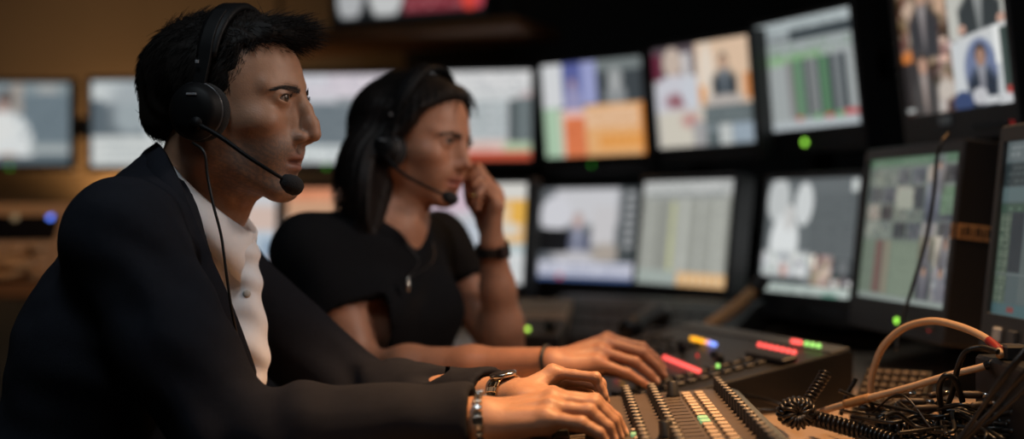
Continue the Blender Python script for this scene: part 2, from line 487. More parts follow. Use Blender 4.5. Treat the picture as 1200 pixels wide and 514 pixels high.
# materials of skin, hair and cloth
M_EYE = attr_mat('eyeball', .12, .6)
M_SKIN_M = attr_mat('skin_man', .50, .36, bump=.22, bscale=420, sss=.12)
M_SKIN_F = attr_mat('skin_woman', .48, .38, bump=.08, bscale=420, sss=.12)
M_HAIR = mat('dark_hair', (.009, .007, .006), .6, spec=.14, noise=.3, nscale=20)
M_HAIR_F = mat('long_dark_hair', (.008, .006, .0055), .55, spec=.18, noise=.3, nscale=20)
M_BROW = mat('brow_hair', (.012, .009, .008), .6)
M_JACKET = mat('navy_wool', (.0095, .0108, .0160), .85, spec=.15, noise=.25, nscale=90, bump=.5, bscale=900)
M_SHIRT = mat('white_cotton', (.78, .79, .82), .8, noise=.04, nscale=200, bump=.2, bscale=1200)
M_TEE = mat('black_jersey', (.006, .006, .007), .9, spec=.1, noise=.2, nscale=70, bump=.4, bscale=900)
M_TROUSER = mat('dark_trouser', (.012, .012, .016), .9, noise=.2)
M_SHOE = mat('black_leather', (.01, .01, .01), .35)
M_BUTTON = mat('shirt_button', (.35, .33, .30), .3)

def lower_body(person, pelvis, side, fwd, trous, yk=.11):
    """legs in trousers and shoes, seated"""
    T = SDF(); Sh = None
    T.rc(pelvis-side*.06, pelvis+side*.06, .135, .135, k=.05)
    for sg in (-1, 1):
        hip = pelvis+side*sg*.09+np.array([0, 0, -.03]); knee = hip+fwd*.40+side*sg*.03+np.array([0, 0, -.01])
        knee[2] = .52; ank = knee-fwd*.06; ank[2] = .11
        T.chain([hip, knee, ank], [.09, .062, .05], k=.03)
        B = SDF(); B.chain([ank+np.array([0, 0, -.03]), ank-fwd*.03+np.array([0, 0, -.07])], [.042, .036], k=.02)
        B.chain([ank-fwd*.03+np.array([0, 0, -.072]), ank+fwd*.10+np.array([0, 0, -.078]), ank+fwd*.17+np.array([0, 0, -.085])], [.038, .036, .024], k=.02)
        B.fn(lambda P, v: np.maximum(v, .002-P[:, 2]), ank, .4)
        me, _ = B.mesh('shoe', .006); link('shoe', me, M_SHOE, person)
    me, _ = T.mesh('trousers', .010); link('trousers', me, trous, person)

# ---------------------------------------------------------------- the man
def build_man():
    yc = 1.62
    root = wthing('person', 'man in dark navy blazer and open white shirt, both hands on the mixer', 'person', (-.62, yc, 0))
    S = SDF()
    yaw = math.radians(-12.5); HR = rotz(yaw) @ roty(math.radians(2)); HT = W(274, 116, 1.60); HS = 1.0
    S.frame(HR, HT, HS); head_ops(S, False); H = SDF(HR, HT, HS)
    nk = W(225, 232, yc)
    a = S.pt((-.030, 0, -.045)); b = S.pt((.005, 0, -.085))
    S.frame()
    S.rc(a, nk, .054, .055, k=.022); S.rc(b, nk+np.array([.035, 0, -.01]), .040, .044, k=.03)
    S.ell(b+np.array([.018, -.008, -.040]), (.011, .011, .013), k=.014)      # larynx
    # sternomastoid towards the camera
    S.rc(H.pt((-.03, -.058, -.055)), nk+np.array([.045, -.03, -.02]), .013, .010, k=.02)
    # torso under the clothes
    tor = [W(75, 680, yc), W(112, 550, yc), W(152, 400, yc), W(185, 300, yc)]
    S.chain(tor, [.105, .092, .096, .08], k=.05, an=((0, 1, 0), .66)); S.rc(tor[3], nk, .065, .048, k=.03)
    J = dict(sR=W(142, 278, 1.45), eR=W(268, 512, 1.41), wR=W(566, 491, 1.375), sL=W(256, 320, 1.80), eL=W(420, 470, 1.76), wL=W(597, 466, 1.545))
    S.rc(tor[3]+np.array([0, -.03, -.01]), J['sR'], .042, .04, k=.03); S.rc(tor[3]+np.array([0, .03, -.01]), J['sL'], .042, .04, k=.03)
    S.chain([J['sR'], J['eR']], [.042, .038], k=.03); S.chain([J['sL'], J['eL']], [.042, .038], k=.03)
    fR = J['eR']+(J['wR']-J['eR'])*.25; S.chain([J['eR'], fR, J['wR']], [.038, .041, .0265], k=.02, )
    fL = J['eL']+(J['wL']-J['eL'])*.25; S.chain([J['eL'], fL, J['wL']], [.038, .041, .0265], k=.02)
    f = lambda rows: [np.array(W(*r)) for r in rows]
    # near (right) hand
    R = [f([(650, 466, 1.405), (697, 470, 1.405), (721, 490, 1.405), (731, 508, 1.405)]),
         f([(648, 469, 1.385), (696, 474, 1.38), (718, 494, 1.38), (725, 512, 1.38)]),
         f([(645, 478, 1.365), (690, 482, 1.36), (712, 500, 1.355), (719, 516, 1.355)]),
         f([(640, 490, 1.350), (681, 496, 1.335), (702, 507, 1.33), (711, 521, 1.33)])]
    thR = f([(612, 488, 1.42), (655, 492, 1.445), (688, 500, 1.45), (712, 512, 1.445)])
    nails = hand_ops(S, J['wR']+np.array([.012, 0, .002]), R, thR, (-.15, -.25, 1))
    L = [f([(648, 436, 1.555), (698, 442, 1.535), (708, 464, 1.535), (709, 486, 1.535)]),
         f([(655, 440, 1.585), (702, 450, 1.57), (708, 470, 1.56), (706, 484, 1.555)]),
         f([(650, 446, 1.605), (690, 458, 1.59), (695, 472, 1.578), (690, 482, 1.57)]),
         f([(641, 452, 1.618), (674, 464, 1.603), (679, 475, 1.597), (676, 482, 1.59)])]
    thL = f([(613, 470, 1.52), (648, 472, 1.495), (678, 479, 1.485), (702, 488, 1.485)])
    nails += hand_ops(S, J['wL']+np.array([.01, 0, .002]), L, thL, (-.2, .1, 1), slim=(.74, .92, .92, .92))
    me, V = S.mesh('body', .0023 if not QUICK else .004, smooth=2)
    set_tint(me, skin_tint(V, H, (.34, .185, .115), (.25, .105, .08), (.11, .092, .085), nails, False))
    link('body', me, M_SKIN_M, root)
    for sg in (1, -1): eye_mesh(root, H, sg, (.05, .035, .025))
    brow_hairs(root, H, M_BROW, False)
    # ---- shirt
    T = SDF()
    T.chain([W(112, 560, yc), W(154, 400, yc), W(188, 300, yc)], [.104, .108, .092], k=.05, an=((0, 1, 0), .66)); T.rc(W(195, 300, yc), nk+np.array([.008, 0, -.006]), .076, .052, k=.03); T.rc(W(192, 300, yc-.03), J['sR'], .052, .05, k=.03); T.rc(W(192, 300, yc+.03), J['sL'], .052, .05, k=.03)
    cut = nk+np.array([.02, 0, .0])
    T.fn(lambda P, v: np.maximum(v, (P-W(243, 236, yc))@np.array([.68, 0, .73])), cut, .3)
    # placket standing forward of the chest
    T.chain([W(279, 290, yc-.004), W(287, 340, yc-.01), W(298, 440, yc-.01)], [.014, .016, .018], k=.03)
    T.rc(W(232, 300, yc), W(270, 300, yc), .05, .035, k=.03)
    T.rc(W(225, 380, yc), W(262, 400, yc), .06, .05, k=.04)
    T.fn(lambda P, v: v+.0022*np.sin((P[:, 0]*.6+P[:, 2])*150+snoise(P, 40, 2)*2)*np.clip((P[:, 0]+.48)*8, 0, 1), W(250, 350, yc), .35)
    me, _ = T.mesh('shirt', .0045); shirt = link('shirt', me, M_SHIRT, root)
    # collar: a folded band round the neck, two points at the front
    e1 = np.array([.104, 0, -.096]); e1 /= np.linalg.norm(e1); e2 = np.array([0, 1, 0.]); e3 = np.cross(e1, e2)
    c0 = W(243, 232, yc); rows = []
    for i in range(61):
        a = math.radians(-172+344*i/60)+math.pi       # from the front near side round the back to the front far side
        a = math.radians(8)+(2*math.pi-math.radians(16))*i/60
        fr = max(0, math.cos(a)); rad = e1*math.cos(a)*.078+e2*math.sin(a)*.074
        rn = e1*math.cos(a)+e2*math.sin(a)
        top = c0+rad+e3*.010
        ln = .020+.046*max(0, math.cos(a)*.5+.5)**2
        dn = -e3*.96+rn*.30+e1*.25*fr; dn /= np.linalg.norm(dn)
        if dn[2] > 0: dn = -dn
        sp = e2*math.copysign(.012, math.sin(a))*fr**4
        inner = c0+rad*.97-e3*.012
        rows.append([inner, top-rn*.001, top+rn*.004-e3*.001, top+rn*.007+dn*ln*.5, top+rn*.008+dn*ln+sp, top+rn*.005+dn*ln+sp, top+rn*.0035+dn*ln*.5, c0+rad*1.01-e3*.012])
    q = MB(); q.loft(rows, smooth=True); q.build('collar', M_SHIRT, shirt)
    for (px, py, d) in ((281, 289, yc-.022), (289, 344, yc-.03), (296, 400, yc-.03)):
        q = MB(); q.lathe([(0, .003), (.0035, .003), (.0052, .0022), (.0055, 0)], W(px, py, d), (.55, -.8, .2), 14); q.build('button', M_BUTTON, shirt)
    # ---- blazer
    K = SDF()
    K.chain([W(75, 640, yc), W(112, 545, yc), W(150, 400, yc), W(188, 300, yc)], [.122, .120, .122, .105], k=.05, an=((0, 1, 0), .64))
    K.rc(W(180, 300, yc), W(207, 228, yc), .097, .070, k=.04)
    sR = J['sR']; sL = J['sL']; 
    K.rc(W(178, 275, yc-.05), sR, .072, .068, k=.04); K.rc(W(186, 290, yc+.05), sL, .072, .066, k=.04)
    K.chain([sR, (sR+J['eR'])/2+np.array([-.004, 0, -.012]), J['eR']], [.068, .066, .058], k=.025); K.chain([sL, J['eL']], [.066, .058], k=.025)
    cR = J['wR']+(J['eR']-J['wR'])*.03; K.chain([J['eR'], J['eR']+(cR-J['eR'])*.3, cR], [.058, .055, .044], k=.02)
    cL = J['wL']+(J['eL']-J['wL'])*.10; K.chain([J['eL'], J['eL']+(cL-J['eL'])*.3, cL], [.058, .055, .044], k=.02)
    dR = (J['wR']-J['eR']); dR /= np.linalg.norm(dR); dL = (J['wL']-J['eL']); dL /= np.linalg.norm(dL)
    # square cuffs, hollow inside
    K.fn(lambda P, v: np.where(((P-cR)@dR > -.06) & (((P-cR)**2).sum(1) < .0144), smax(v, (P-cR)@dR, .004), v), cR, .09)
    K.fn(lambda P, v: np.where(((P-cL)@dL > -.06) & (((P-cL)**2).sum(1) < .0144), smax(v, (P-cL)@dL, .004), v), cL, .09)
    # opening of the front, down to the button
    zk = [W(0, y, yc)[2] for y in (440, 300, 165, 120)]; xk = [W(x, 0, yc)[0] for x in (299, 254, 207, 198)]
    zw = [W(0, y, yc)[2] for y in (445, 400, 300, 250, 165)]
    def opening(P, v):
        x0 = np.interp(P[:, 2], zk, xk)
        x0 = x0+np.clip((yc-.05-P[:, 1])/.03, 0, 1)*.024
        near = np.interp(P[:, 2], zw, [.004, .06, .125, .14, .14]); far = np.interp(P[:, 2], zw, [.004, .03, .055, .06, .07])
        cutv = np.maximum(np.where(P[:, 1] < yc, yc-P[:, 1]-near, P[:, 1]-yc-far), x0-P[:, 0])
        cutv = np.maximum(cutv, zk[0]-.002-P[:, 2])
        return smax(v, -cutv, .008)
    K.fn(opening, W(250, 330, yc), .3)
    K.rc(W(205, 262, yc), W(262, 150, yc), .060, .080, k=.01, mode='s')
    # creases
    def folds(P, v):
        s = snoise(P*np.array([1, .6, 1]), 26, 5)*.0035+snoise(P, 60, 9)*.0012
        for (c, amp, n, w) in ((J['eR'], .006, np.array([.75, 0, .65]), .10), (J['eL'], .006, np.array([.75, 0, .65]), .10), (cR-dR*.05, .0022, np.array([.9, .2, .4]), .06), (cL-dL*.05, .0022, np.array([.9, .1, .4]), .06), (sR+np.array([.07, 0, -.07]), .005, np.array([.5, .2, .85]), .09)):
            q = P-c; s = s+amp*np.sin(q@n*95+snoise(P, 25, 4)*1.6)*np.exp(-((q*q).sum(1))/(w*w))
        return v+s
    K.fn(folds, W(200, 400, yc), 1.2)
    K.rc(cR-dR*.03, cR+dR*.03, .0305, .0305, k=.002, mode='s'); K.rc(cL-dL*.03, cL+dL*.03, .0305, .0305, k=.002, mode='s')
    me, _ = K.mesh('jacket', .006 if not QUICK else .009, smooth=2); jk = link('jacket', me, M_JACKET, root)
    # collar and lapels as one turned-back strip on each side
    def lapel(name, pts, wid, out):
        P = catmull(pts, 8); n = len(P); loops = []
        for i, p in enumerate(P):
            t = i/(n-1); w = np.interp(t, np.linspace(0, 1, len(wid)), wid)
            o = np.array([np.interp(t, np.linspace(0, 1, len(out)), [q[d] for q in out]) for d in range(3)]); o /= np.linalg.norm(o)
            tg = P[min(i+1, n-1)]-P[max(i-1, 0)]; tg /= np.linalg.norm(tg)
            wd = np.cross(tg, o); wd /= np.linalg.norm(wd)
            lf = .005*(1-abs(2*t-1)**2); loops.append([p+o*(.004+lf), p+wd*w*.5+o*(.0075+lf), p+wd*w+o*(.003+lf*.5), p+wd*w-o*.003, p+wd*w*.5-o*.001, p-o*.004])
        q = MB(); q.loft(loops, smooth=True); return q.build(name, M_JACKET, jk)
    lapel('lapel', [W(186, 168, yc), W(196, 183, yc-.068), W(215, 222, yc-.096), W(240, 285, yc-.096), W(266, 345, yc-.078), W(290, 410, yc-.045), W(302, 446, yc-.014)],
          [.040, .045, .050, .062, .060, .035, .004], [(-.6, -.3, .5), (-.3, -.9, .35), (0, -1, .3), (.25, -.95, .2), (.4, -.9, .15), (.6, -.8, .1), (.7, -.7, .1)])
    lapel('lapel', [W(302, 446, yc-.010), W(300, 400, yc+.020), W(296, 345, yc+.055), W(270, 292, yc+.072), W(232, 240, yc+.072), W(203, 190, yc+.05), W(186, 168, yc)],
          [.004, .035, .050, .045, .035, .035, .040], [(.7, .7, .1), (.6, .8, .1), (.4, .9, .15), (.25, .95, .2), (0, 1, .3), (-.3, .9, .35), (-.6, .3, .5)])
    # ---- hair: a dense cap under several thousand swept-back hairs
    Hc = SDF(HR, HT, HS)
    Hc.ell((-.024, 0, .026), (.110, .083, .086)); Hc.ell((.024, 0, .058), (.066, .068, .048), k=.02)
    Hc.rc((-.090, .03, -.03), (-.090, -.03, -.03), .024, .024, k=.03)
    Hc.ell((.062, 0, .086), (.034, .046, .020), k=.02)                # swept-up front
    def hairline(P, v):
        L = ((P-HT)@HR)/HS; ay = np.abs(L[:, 1])
        xf = np.interp(L[:, 2], [-.09, -.06, -.045, -.03, -.01, .012, .032, .05, .062, .072, .08, .10], [-.075, -.065, -.02, .018, .026, .029, .042, .038, .038, .060, .086, .11])
        xf = xf+np.clip((.045-ay)/.045, 0, 1)*np.interp(L[:, 2], [.03, .06, .075], [0, .008, .012])
        low = np.interp(L[:, 0], [-.12, -.06, -.03, .0, .03], [-.083, -.078, -.050, -.040, -.02])
        return smax(smax(v, L[:, 0]-xf, .006), low-L[:, 2], .01)
    Hc.fn(hairline, (0, 0, .02), .25)
    Hc.fn(lambda P, v: v+.0016*np.sin(((P-HT)@HR)[:, 1]*420+snoise(P, 60, 8)*2.5), (0, 0, .02), .25)
    me, Vc = Hc.mesh('hair', .004); hair = link('hair', me, M_HAIR, root)
    r = np.random.default_rng(3)
    idx = r.choice(len(Vc), min(len(Vc), 9000)); P0 = Vc[idx]
    Lc = ((P0-HT)@HR)/HS
    ok = (np.linalg.norm(Lc/np.array([.10, .08, .09]), axis=1) > .75); P0 = P0[ok]; Lc = Lc[ok]
    nrm = (Lc-np.array([-.01, 0, .02]))/np.array([.10, .08, .09])**2; nrm /= np.linalg.norm(nrm, axis=1, keepdims=True)
    top = np.clip((Lc[:, 2]-.045)/.05, 0, 1); frt = np.clip((Lc[:, 0]-.03)/.05, 0, 1)*top
    side = np.sign(Lc[:, 1])
    fl = np.stack([-.75+1.35*frt+.75*top, side*.15*(1-top)+.25*top*np.ones(len(Lc)), -.9*(1-top)+.30*frt], 1)
    fl += r.normal(size=fl.shape)*.22
    fl -= nrm*(fl*nrm).sum(1, keepdims=True)*(1-.0); fl /= np.linalg.norm(fl, axis=1, keepdims=True)
    lenn = (.016+.012*top+.004*frt)*r.uniform(.6, 1.15, len(Lc)); lift = .42+.05*top+.45*frt
    lift = lift*r.uniform(.5, 1.2, len(Lc))
    lines = []
    for k in range(6):
        t = k/5
        q = Lc-nrm*.002+fl*(lenn*t)[:, None]+nrm*(lenn*lift*(t-.45*t*t*(1-.8*frt)))[:, None]
        q[:, 2] += (frt*.006*t*t); lines.append((q*HS)@HR.T+HT)
    xl = np.interp(Lc[:, 2], [-.09, -.06, -.045, -.03, -.01, .012, .032, .05, .062, .072, .08, .10], [-.075, -.065, -.02, .018, .026, .029, .042, .038, .038, .060, .086, .11])
    e = np.nonzero((Lc[:, 0] > xl-.010) & (Lc[:, 2] < .07) & (Lc[:, 2] > -.05))[0]; e = np.repeat(e, 2)
    q0 = Lc[e]+r.normal(size=(len(e), 3))*np.array([.004, .0006, .004]); dv = np.stack([np.full(len(e), -.25), 0*q0[:, 0], np.full(len(e), -1.0)], 1)+r.normal(size=(len(e), 3))*.35
    dv -= nrm[e]*(dv*nrm[e]).sum(1, keepdims=True); dv /= np.linalg.norm(dv, axis=1, keepdims=True)
    fz = [((q0+dv*(.008*k/5)+nrm[e]*(.0004+.0022*k/5-.002*(k/5)**2))*HS)@HR.T+HT for k in range(6)]
    lines = [np.concatenate([a, b]) for a, b in zip(lines, fz)]
    st = strands('hair_strands', np.stack(lines, 1), M_HAIR, hair, .00055, .00015)
    lower_body(root, W(60, 680, yc), np.array([0, -1., 0]), np.array([1., 0, 0]), M_TROUSER)
    return root, H, J, dict(cR=cR, cL=cL, dR=dR, dL=dL, nk=nk)
# ---------------------------------------------------------------- the woman
def build_woman():
    yc = 2.10
    root = wthing('person', 'dark-haired woman in black t-shirt and headset, chin resting on her raised fist', 'person', (-.27, yc, 0))
    fw = math.radians(-40); F = np.array([math.cos(fw), math.sin(fw), 0]); A = np.array([-F[1], F[0], 0])   # A points to her left
    S = SDF(); yaw = math.radians(-29)
    HR = rotz(yaw) @ roty(math.radians(8)) @ rotx(math.radians(-3)); HT = W(490, 161, 2.10); HS = .97
    S.frame(HR, HT, HS); head_ops(S, True); H = SDF(HR, HT, HS)
    nk = W(456, 262, 2.10)
    a = S.pt((-.034, 0, -.045)); b = S.pt((.0, 0, -.085)); S.frame()
    S.rc(a, nk, .046, .048, k=.022); S.rc(b, nk+F*.03, .034, .038, k=.03)
    tor = [W(425, 620, 2.13), W(428, 480, 2.12), W(437, 365, 2.10), W(442, 305, 2.10)]
    an = (A, .66)
    S.chain(tor, [.112, .090, .094, .078], k=.05, an=an); S.rc(tor[3], nk, .062, .045, k=.03)
    J = dict(sR=W(362, 296, 2.02), eR=W(427, 436, 1.95), wR=W(645, 424, 1.81), sL=W(512, 288, 2.29), eL=W(592, 415, 2.19), wL=W(577, 284, 2.125))
    S.rc(tor[3]-A*.03, J['sR'], .052, .046, k=.04); S.rc(tor[3]+A*.03, J['sL'], .052, .046, k=.04)
    S.rc(nk-A*.02, J['sR'], .03, .034, k=.05); S.rc(nk+A*.02, J['sL'], .03, .034, k=.05)
    for s_ in 'RL':
        s0, e, w = J['s'+s_], J['e'+s_], J['w'+s_]
        S.chain([s0, s0+(e-s0)*.4, e], [.045, .0435, .0335], k=.03)
        S.chain([e, e+(w-e)*.25, e+(w-e)*.6, w], [.0335, .0375, .030, .0225], k=.02)
    f = lambda rows: [np.array(W(*r)) for r in rows]
    R = [f([(712, 397, 1.865), (752, 407, 1.865), (768, 420, 1.865), (777, 432, 1.865)]),
         f([(709, 401, 1.845), (752, 413, 1.842), (769, 428, 1.842), (778, 440, 1.842)]),
         f([(704, 412, 1.825), (744, 424, 1.822), (761, 438, 1.82), (770, 447, 1.82)]),
         f([(699, 424, 1.808), (735, 437, 1.80), (750, 446, 1.80), (761, 453, 1.80)])]
    th = f([(672, 426, 1.85), (705, 432, 1.885), (731, 437, 1.89), (748, 446, 1.89)])
    nails = hand_ops(S, J['wR']+np.array([.012, 0, 0]), R, th, (-.25, -.35, 1), rad=.92)
    L = [f([(579, 222, 2.150), (560, 197, 2.140), (548, 207, 2.130), (546, 219, 2.130)]),
         f([(582, 226, 2.130), (562, 199, 2.118), (552, 211, 2.105), (551, 226, 2.108)]),
         f([(584, 232, 2.112), (565, 206, 2.096), (556, 218, 2.082), (556, 236, 2.09)]),
         f([(584, 241, 2.095), (567, 217, 2.078), (561, 228, 2.068), (560, 244, 2.076)])]
    tL = f([(571, 262, 2.135), (560, 248, 2.15), (551, 236, 2.155), (547, 224, 2.155)])
    S.ell(W(571, 238, 2.125), (.016, .018, .024), k=.012); S.ell(W(562, 227, 2.118), (.014, .016, .018), k=.012); nails += hand_ops(S, J['wL']+np.array([0, 0, .008]), L, tL, (.9, -.35, .15), rad=.90)
    me, V = S.mesh('body', .0030 if not QUICK else .0045, smooth=2)
    set_tint(me, skin_tint(V, H, (.35, .165, .098), (.32, .10, .085), None, nails, True))
    link('body', me, M_SKIN_F, root)
    for sg in (1, -1): eye_mesh(root, H, sg, (.035, .02, .012))
    brow_hairs(root, H, M_BROW, True, 4)
    # ---- t-shirt
    T = SDF(); tl = [W(425, 590, 2.13), W(428, 480, 2.12), W(437, 365, 2.10), W(442, 305, 2.10)]
    T.chain(tl, [.130, .112, .110, .092], k=.05, an=an); T.rc(tl[3], nk-np.array([0, 0, .012]), .074, .052, k=.04)
    for sg in (-1, 1): T.ell(tl[2]+F*.078+A*sg*.062+np.array([0, 0, .004]), (.052, .052, .050), k=.05)
    for s_ in 'RL':
        sg = -1 if s_ == 'R' else 1
        s0, e = J['s'+s_], J['e'+s_]
        T.rc(tl[3]+A*sg*.03, s0, .066, .058, k=.04); T.rc(nk+A*sg*.02-np.array([0, 0, .02]), s0, .034, .042, k=.05)
        c = s0+(e-s0)*(.56 if s_ == 'R' else .42); d = (e-s0)/np.linalg.norm(e-s0)
        T.rc(s0, c, .059, .057, k=.03)
        T.fn(lambda P, v, c=c, d=d: np.where(((P-c)**2).sum(1) < .0081, smax(v, (P-c)@d, .004), v), c, .09)
    T.fn(lambda P, v: v+snoise(P, 30, 12)*.003+.003*np.sin((P@(A*.5+np.array([0, 0, .85])))*80+snoise(P, 20, 3)*2)*np.exp(-((P-J['sR']-np.array([.05, 0, -.12]))**2).sum(1)/.015), tl[2], .8)
    for s_ in 'RL':
        s0, e = J['s'+s_], J['e'+s_]; c = s0+(e-s0)*(.56 if s_ == 'R' else .42); d = (e-s0)/np.linalg.norm(e-s0)
        T.rc(c-d*.02, c+d*.05, .0485, .049, k=.002, mode='s')
    # round neck with a short slit
    T.rc(nk+F*.005, H.pt((0, 0, -.08)), .054, .060, k=.006, mode='s')
    T.rc(nk+F*.055+np.array([0, 0, .01]), nk+F*.105+np.array([0, 0, -.062]), .034, .008, k=.008, mode='s')
    me, _ = T.mesh('t_shirt', .006 if not QUICK else .009, smooth=2); link('t_shirt', me, M_TEE, root)
    # ---- hair: cap and long falling locks
    Hc = SDF(HR, HT, HS)
    Hc.ell((-.022, 0, .026), (.112, .087, .091)); Hc.ell((.016, 0, .040), (.078, .078, .068), k=.02)
    lock = [(-.075, .0, .03), (-.088, .0, -.06), (-.075, 0, -.135)]
    Hc.chain(lock, [.058, .056, .034], k=.03); 
    for sg in (1, -1):
        Hc.chain([(-.045, sg*.058, .03), (-.062, sg*.060, -.06), (-.050, sg*.060, -.135), (-.036, sg*.058, -.172)], [.040, .038, .026, .012], k=.03)
        Hc.chain([(.060, sg*.02, .085), (.050, sg*.066, .040), (.010, sg*.080, -.005), (-.020, sg*.080, -.05)], [.014, .014, .014, .010], k=.02)
    Hc.frame(); Hc.chain([W(430, 185, 2.045), W(436, 220, 2.03), W(443, 255, 2.02), W(452, 290, 2.01)], [.034, .032, .024, .008], k=.05); Hc.frame(HR, HT, HS)
    def hairline(P, v):
        L = ((P-HT)@HR)/HS; ay = np.abs(L[:, 1]-.006)
        xf = np.interp(L[:, 2], [-.2, -.09, -.05, -.01, .02, .045, .062, .078, .10], [.02, .0, -.008, .016, .040, .048, .062, .078, .12])
        xf = xf+np.clip(ay-.02, 0, .05)*np.interp(L[:, 2], [.03, .075], [0, .15])
        return smax(v, L[:, 0]-xf, .008)
    Hc.fn(hairline, (0, 0, 0), .3)
    Hc.fn(lambda P, v: v+.0018*np.sin(np.arctan2(((P-HT)@HR)[:, 1], ((P-HT)@HR)[:, 0]+.02)*46+snoise(P, 22, 8)*2.0), (0, 0, 0), .3)
    me, Vc = Hc.mesh('hair', .0045); hair = link('hair', me, M_HAIR_F, root)
    r = np.random.default_rng(5); P0 = Vc[r.choice(len(Vc), 5200)]
    g = 0*(Hc.eval(P0+np.array([1e-3, 0, 0]))-Hc.eval(P0))[:, None]*0
    Lc = ((P0-HT)@HR)/HS; P0 = P0[~((Lc[:, 0] > .035) & (Lc[:, 2] > .02) & (Lc[:, 2] < .075))]; Lc = ((P0-HT)@HR)/HS; ctr = np.array([-.02, 0, .02]); nrm = Lc-ctr; nrm[:, 2] *= np.clip((Lc[:, 2]+.03)*20, .0, 1); nrm /= np.linalg.norm(nrm, axis=1, keepdims=True)+1e-9
    side = np.sign(Lc[:, 1]-.006)
    top = np.clip((Lc[:, 2]-.02)/.07, 0, 1)
    fl = np.stack([-.35-.4*top, side*(.75*top+.02), -1.0+.45*top], 1)+r.normal(size=Lc.shape)*.07
    lines = []; q = Lc.copy()
    stp = r.uniform(.006, .011, len(Lc))
    for k in range(7):
        lines.append((q*HS)@HR.T+HT)
        n2 = q-ctr; n2[:, 2] *= np.clip((q[:, 2]+.03)*20, 0, 1); n2 /= np.linalg.norm(n2, axis=1, keepdims=True)+1e-9
        fv = fl-n2*(fl*n2).sum(1, keepdims=True); fv /= np.linalg.norm(fv, axis=1, keepdims=True)
        q = q+fv*stp[:, None]+n2*.0004; fl = fl*.85+np.array([-.05, 0, -.25])
    strands('hair_strands', np.stack(lines, 1), M_HAIR_F, hair, .00042, .00016)
    lower_body(root, W(425, 640, 2.13), A, F, M_TROUSER)
    return root, H, J, dict(nk=nk, F=F, A=A, tl=tl)
man, HM, JM, XM = build_man()
woman, HF, JF, XF = build_woman()
# ================================================================ screens and monitors
def lin(c): c = np.asarray(c, float)/255; return np.where(c <= .04045, c/12.92, ((c+.055)/1.055)**2.4)
class Pic:
    """a little paint box for what a screen shows; u right, v down, both 0..1"""
    def __init__(s, bg, w=120, h=90, seed=1):
        s.a = np.tile(np.array(bg, float), (h, w, 1)); s.w = w; s.h = h
        s.U, s.V = np.meshgrid((np.arange(w)+.5)/w, (np.arange(h)+.5)/h); s.r = np.random.default_rng(seed)
    def _p(s, m, c): s.a = s.a*(1-m[..., None])+np.array(c, float)*m[..., None]; return s
    def rect(s, x0, y0, x1, y1, c, f=.008):
        m = np.clip((s.U-x0)/f+.5, 0, 1)*np.clip((x1-s.U)/f+.5, 0, 1)*np.clip((s.V-y0)/f+.5, 0, 1)*np.clip((y1-s.V)/f+.5, 0, 1)
        return s._p(m, c)
    def ell(s, x, y, rx, ry, c, f=.15):
        d = np.hypot((s.U-x)/rx, (s.V-y)/ry); return s._p(np.clip((1-d)/f+.5, 0, 1), c)
    def poly(s, pts, c):
        m = np.ones_like(s.U); n = len(pts)
        for i in range(n):
            (x0, y0), (x1, y1) = pts[i], pts[(i+1) % n]
            m = np.minimum(m, np.clip(((x1-x0)*(s.V-y0)-(y1-y0)*(s.U-x0))/.008+.5, 0, 1))
        return s._p(m, c)
    def text(s, x0, y0, x1, y1, rows, c, den=.6, alpha=.8):
        rh = (y1-y0)/rows
        for i in range(rows):
            x = x0
            while x < x1:
                L = s.r.uniform(.015, .05)
                if s.r.random() < den: s._p(((s.U > x) & (s.U < min(x+L, x1)) & (s.V > y0+rh*i+rh*.25) & (s.V < y0+rh*i+rh*.75))*alpha, c)
                x += L+.012
        return s
    def grain(s, x0, y0, x1, y1, amp, cell=.03):
        n = s.r.normal(size=(int(1/cell)+2, int(1/cell)+2, 1))*amp*np.array([1.05, 1, .92])+s.r.normal(size=(int(1/cell)+2, int(1/cell)+2, 3))*amp*.12
        m = (s.U > x0) & (s.U < x1) & (s.V > y0) & (s.V < y1)
        s.a += n[(s.V/cell).astype(int), (s.U/cell).astype(int)]*m[..., None]; return s
    def suit(s, x, y, k, suit=(38, 42, 48), skin=(176, 140, 120), shirt=(205, 205, 205), tie=(90, 90, 100), hair=(60, 50, 45)):
        """a figure in a jacket seen from the chest up; x,y the chin, k its scale"""
        s.poly([(x-k*.55, y+k*1.7), (x-k*.60, y+k*.55), (x-k*.22, y+k*.12), (x+k*.22, y+k*.12), (x+k*.60, y+k*.55), (x+k*.55, y+k*1.7)], suit)
        s.poly([(x-k*.16, y+k*.08), (x+k*.16, y+k*.08), (x+k*.03, y+k*1.1), (x-k*.03, y+k*1.1)], shirt)
        s.poly([(x-k*.04, y+k*.16), (x+k*.04, y+k*.16), (x+k*.05, y+k*.9), (x-k*.05, y+k*.9)], tie)
        s.ell(x, y-k*.32, k*.24, k*.36, hair); s.ell(x, y-k*.22, k*.19, k*.30, skin); return s

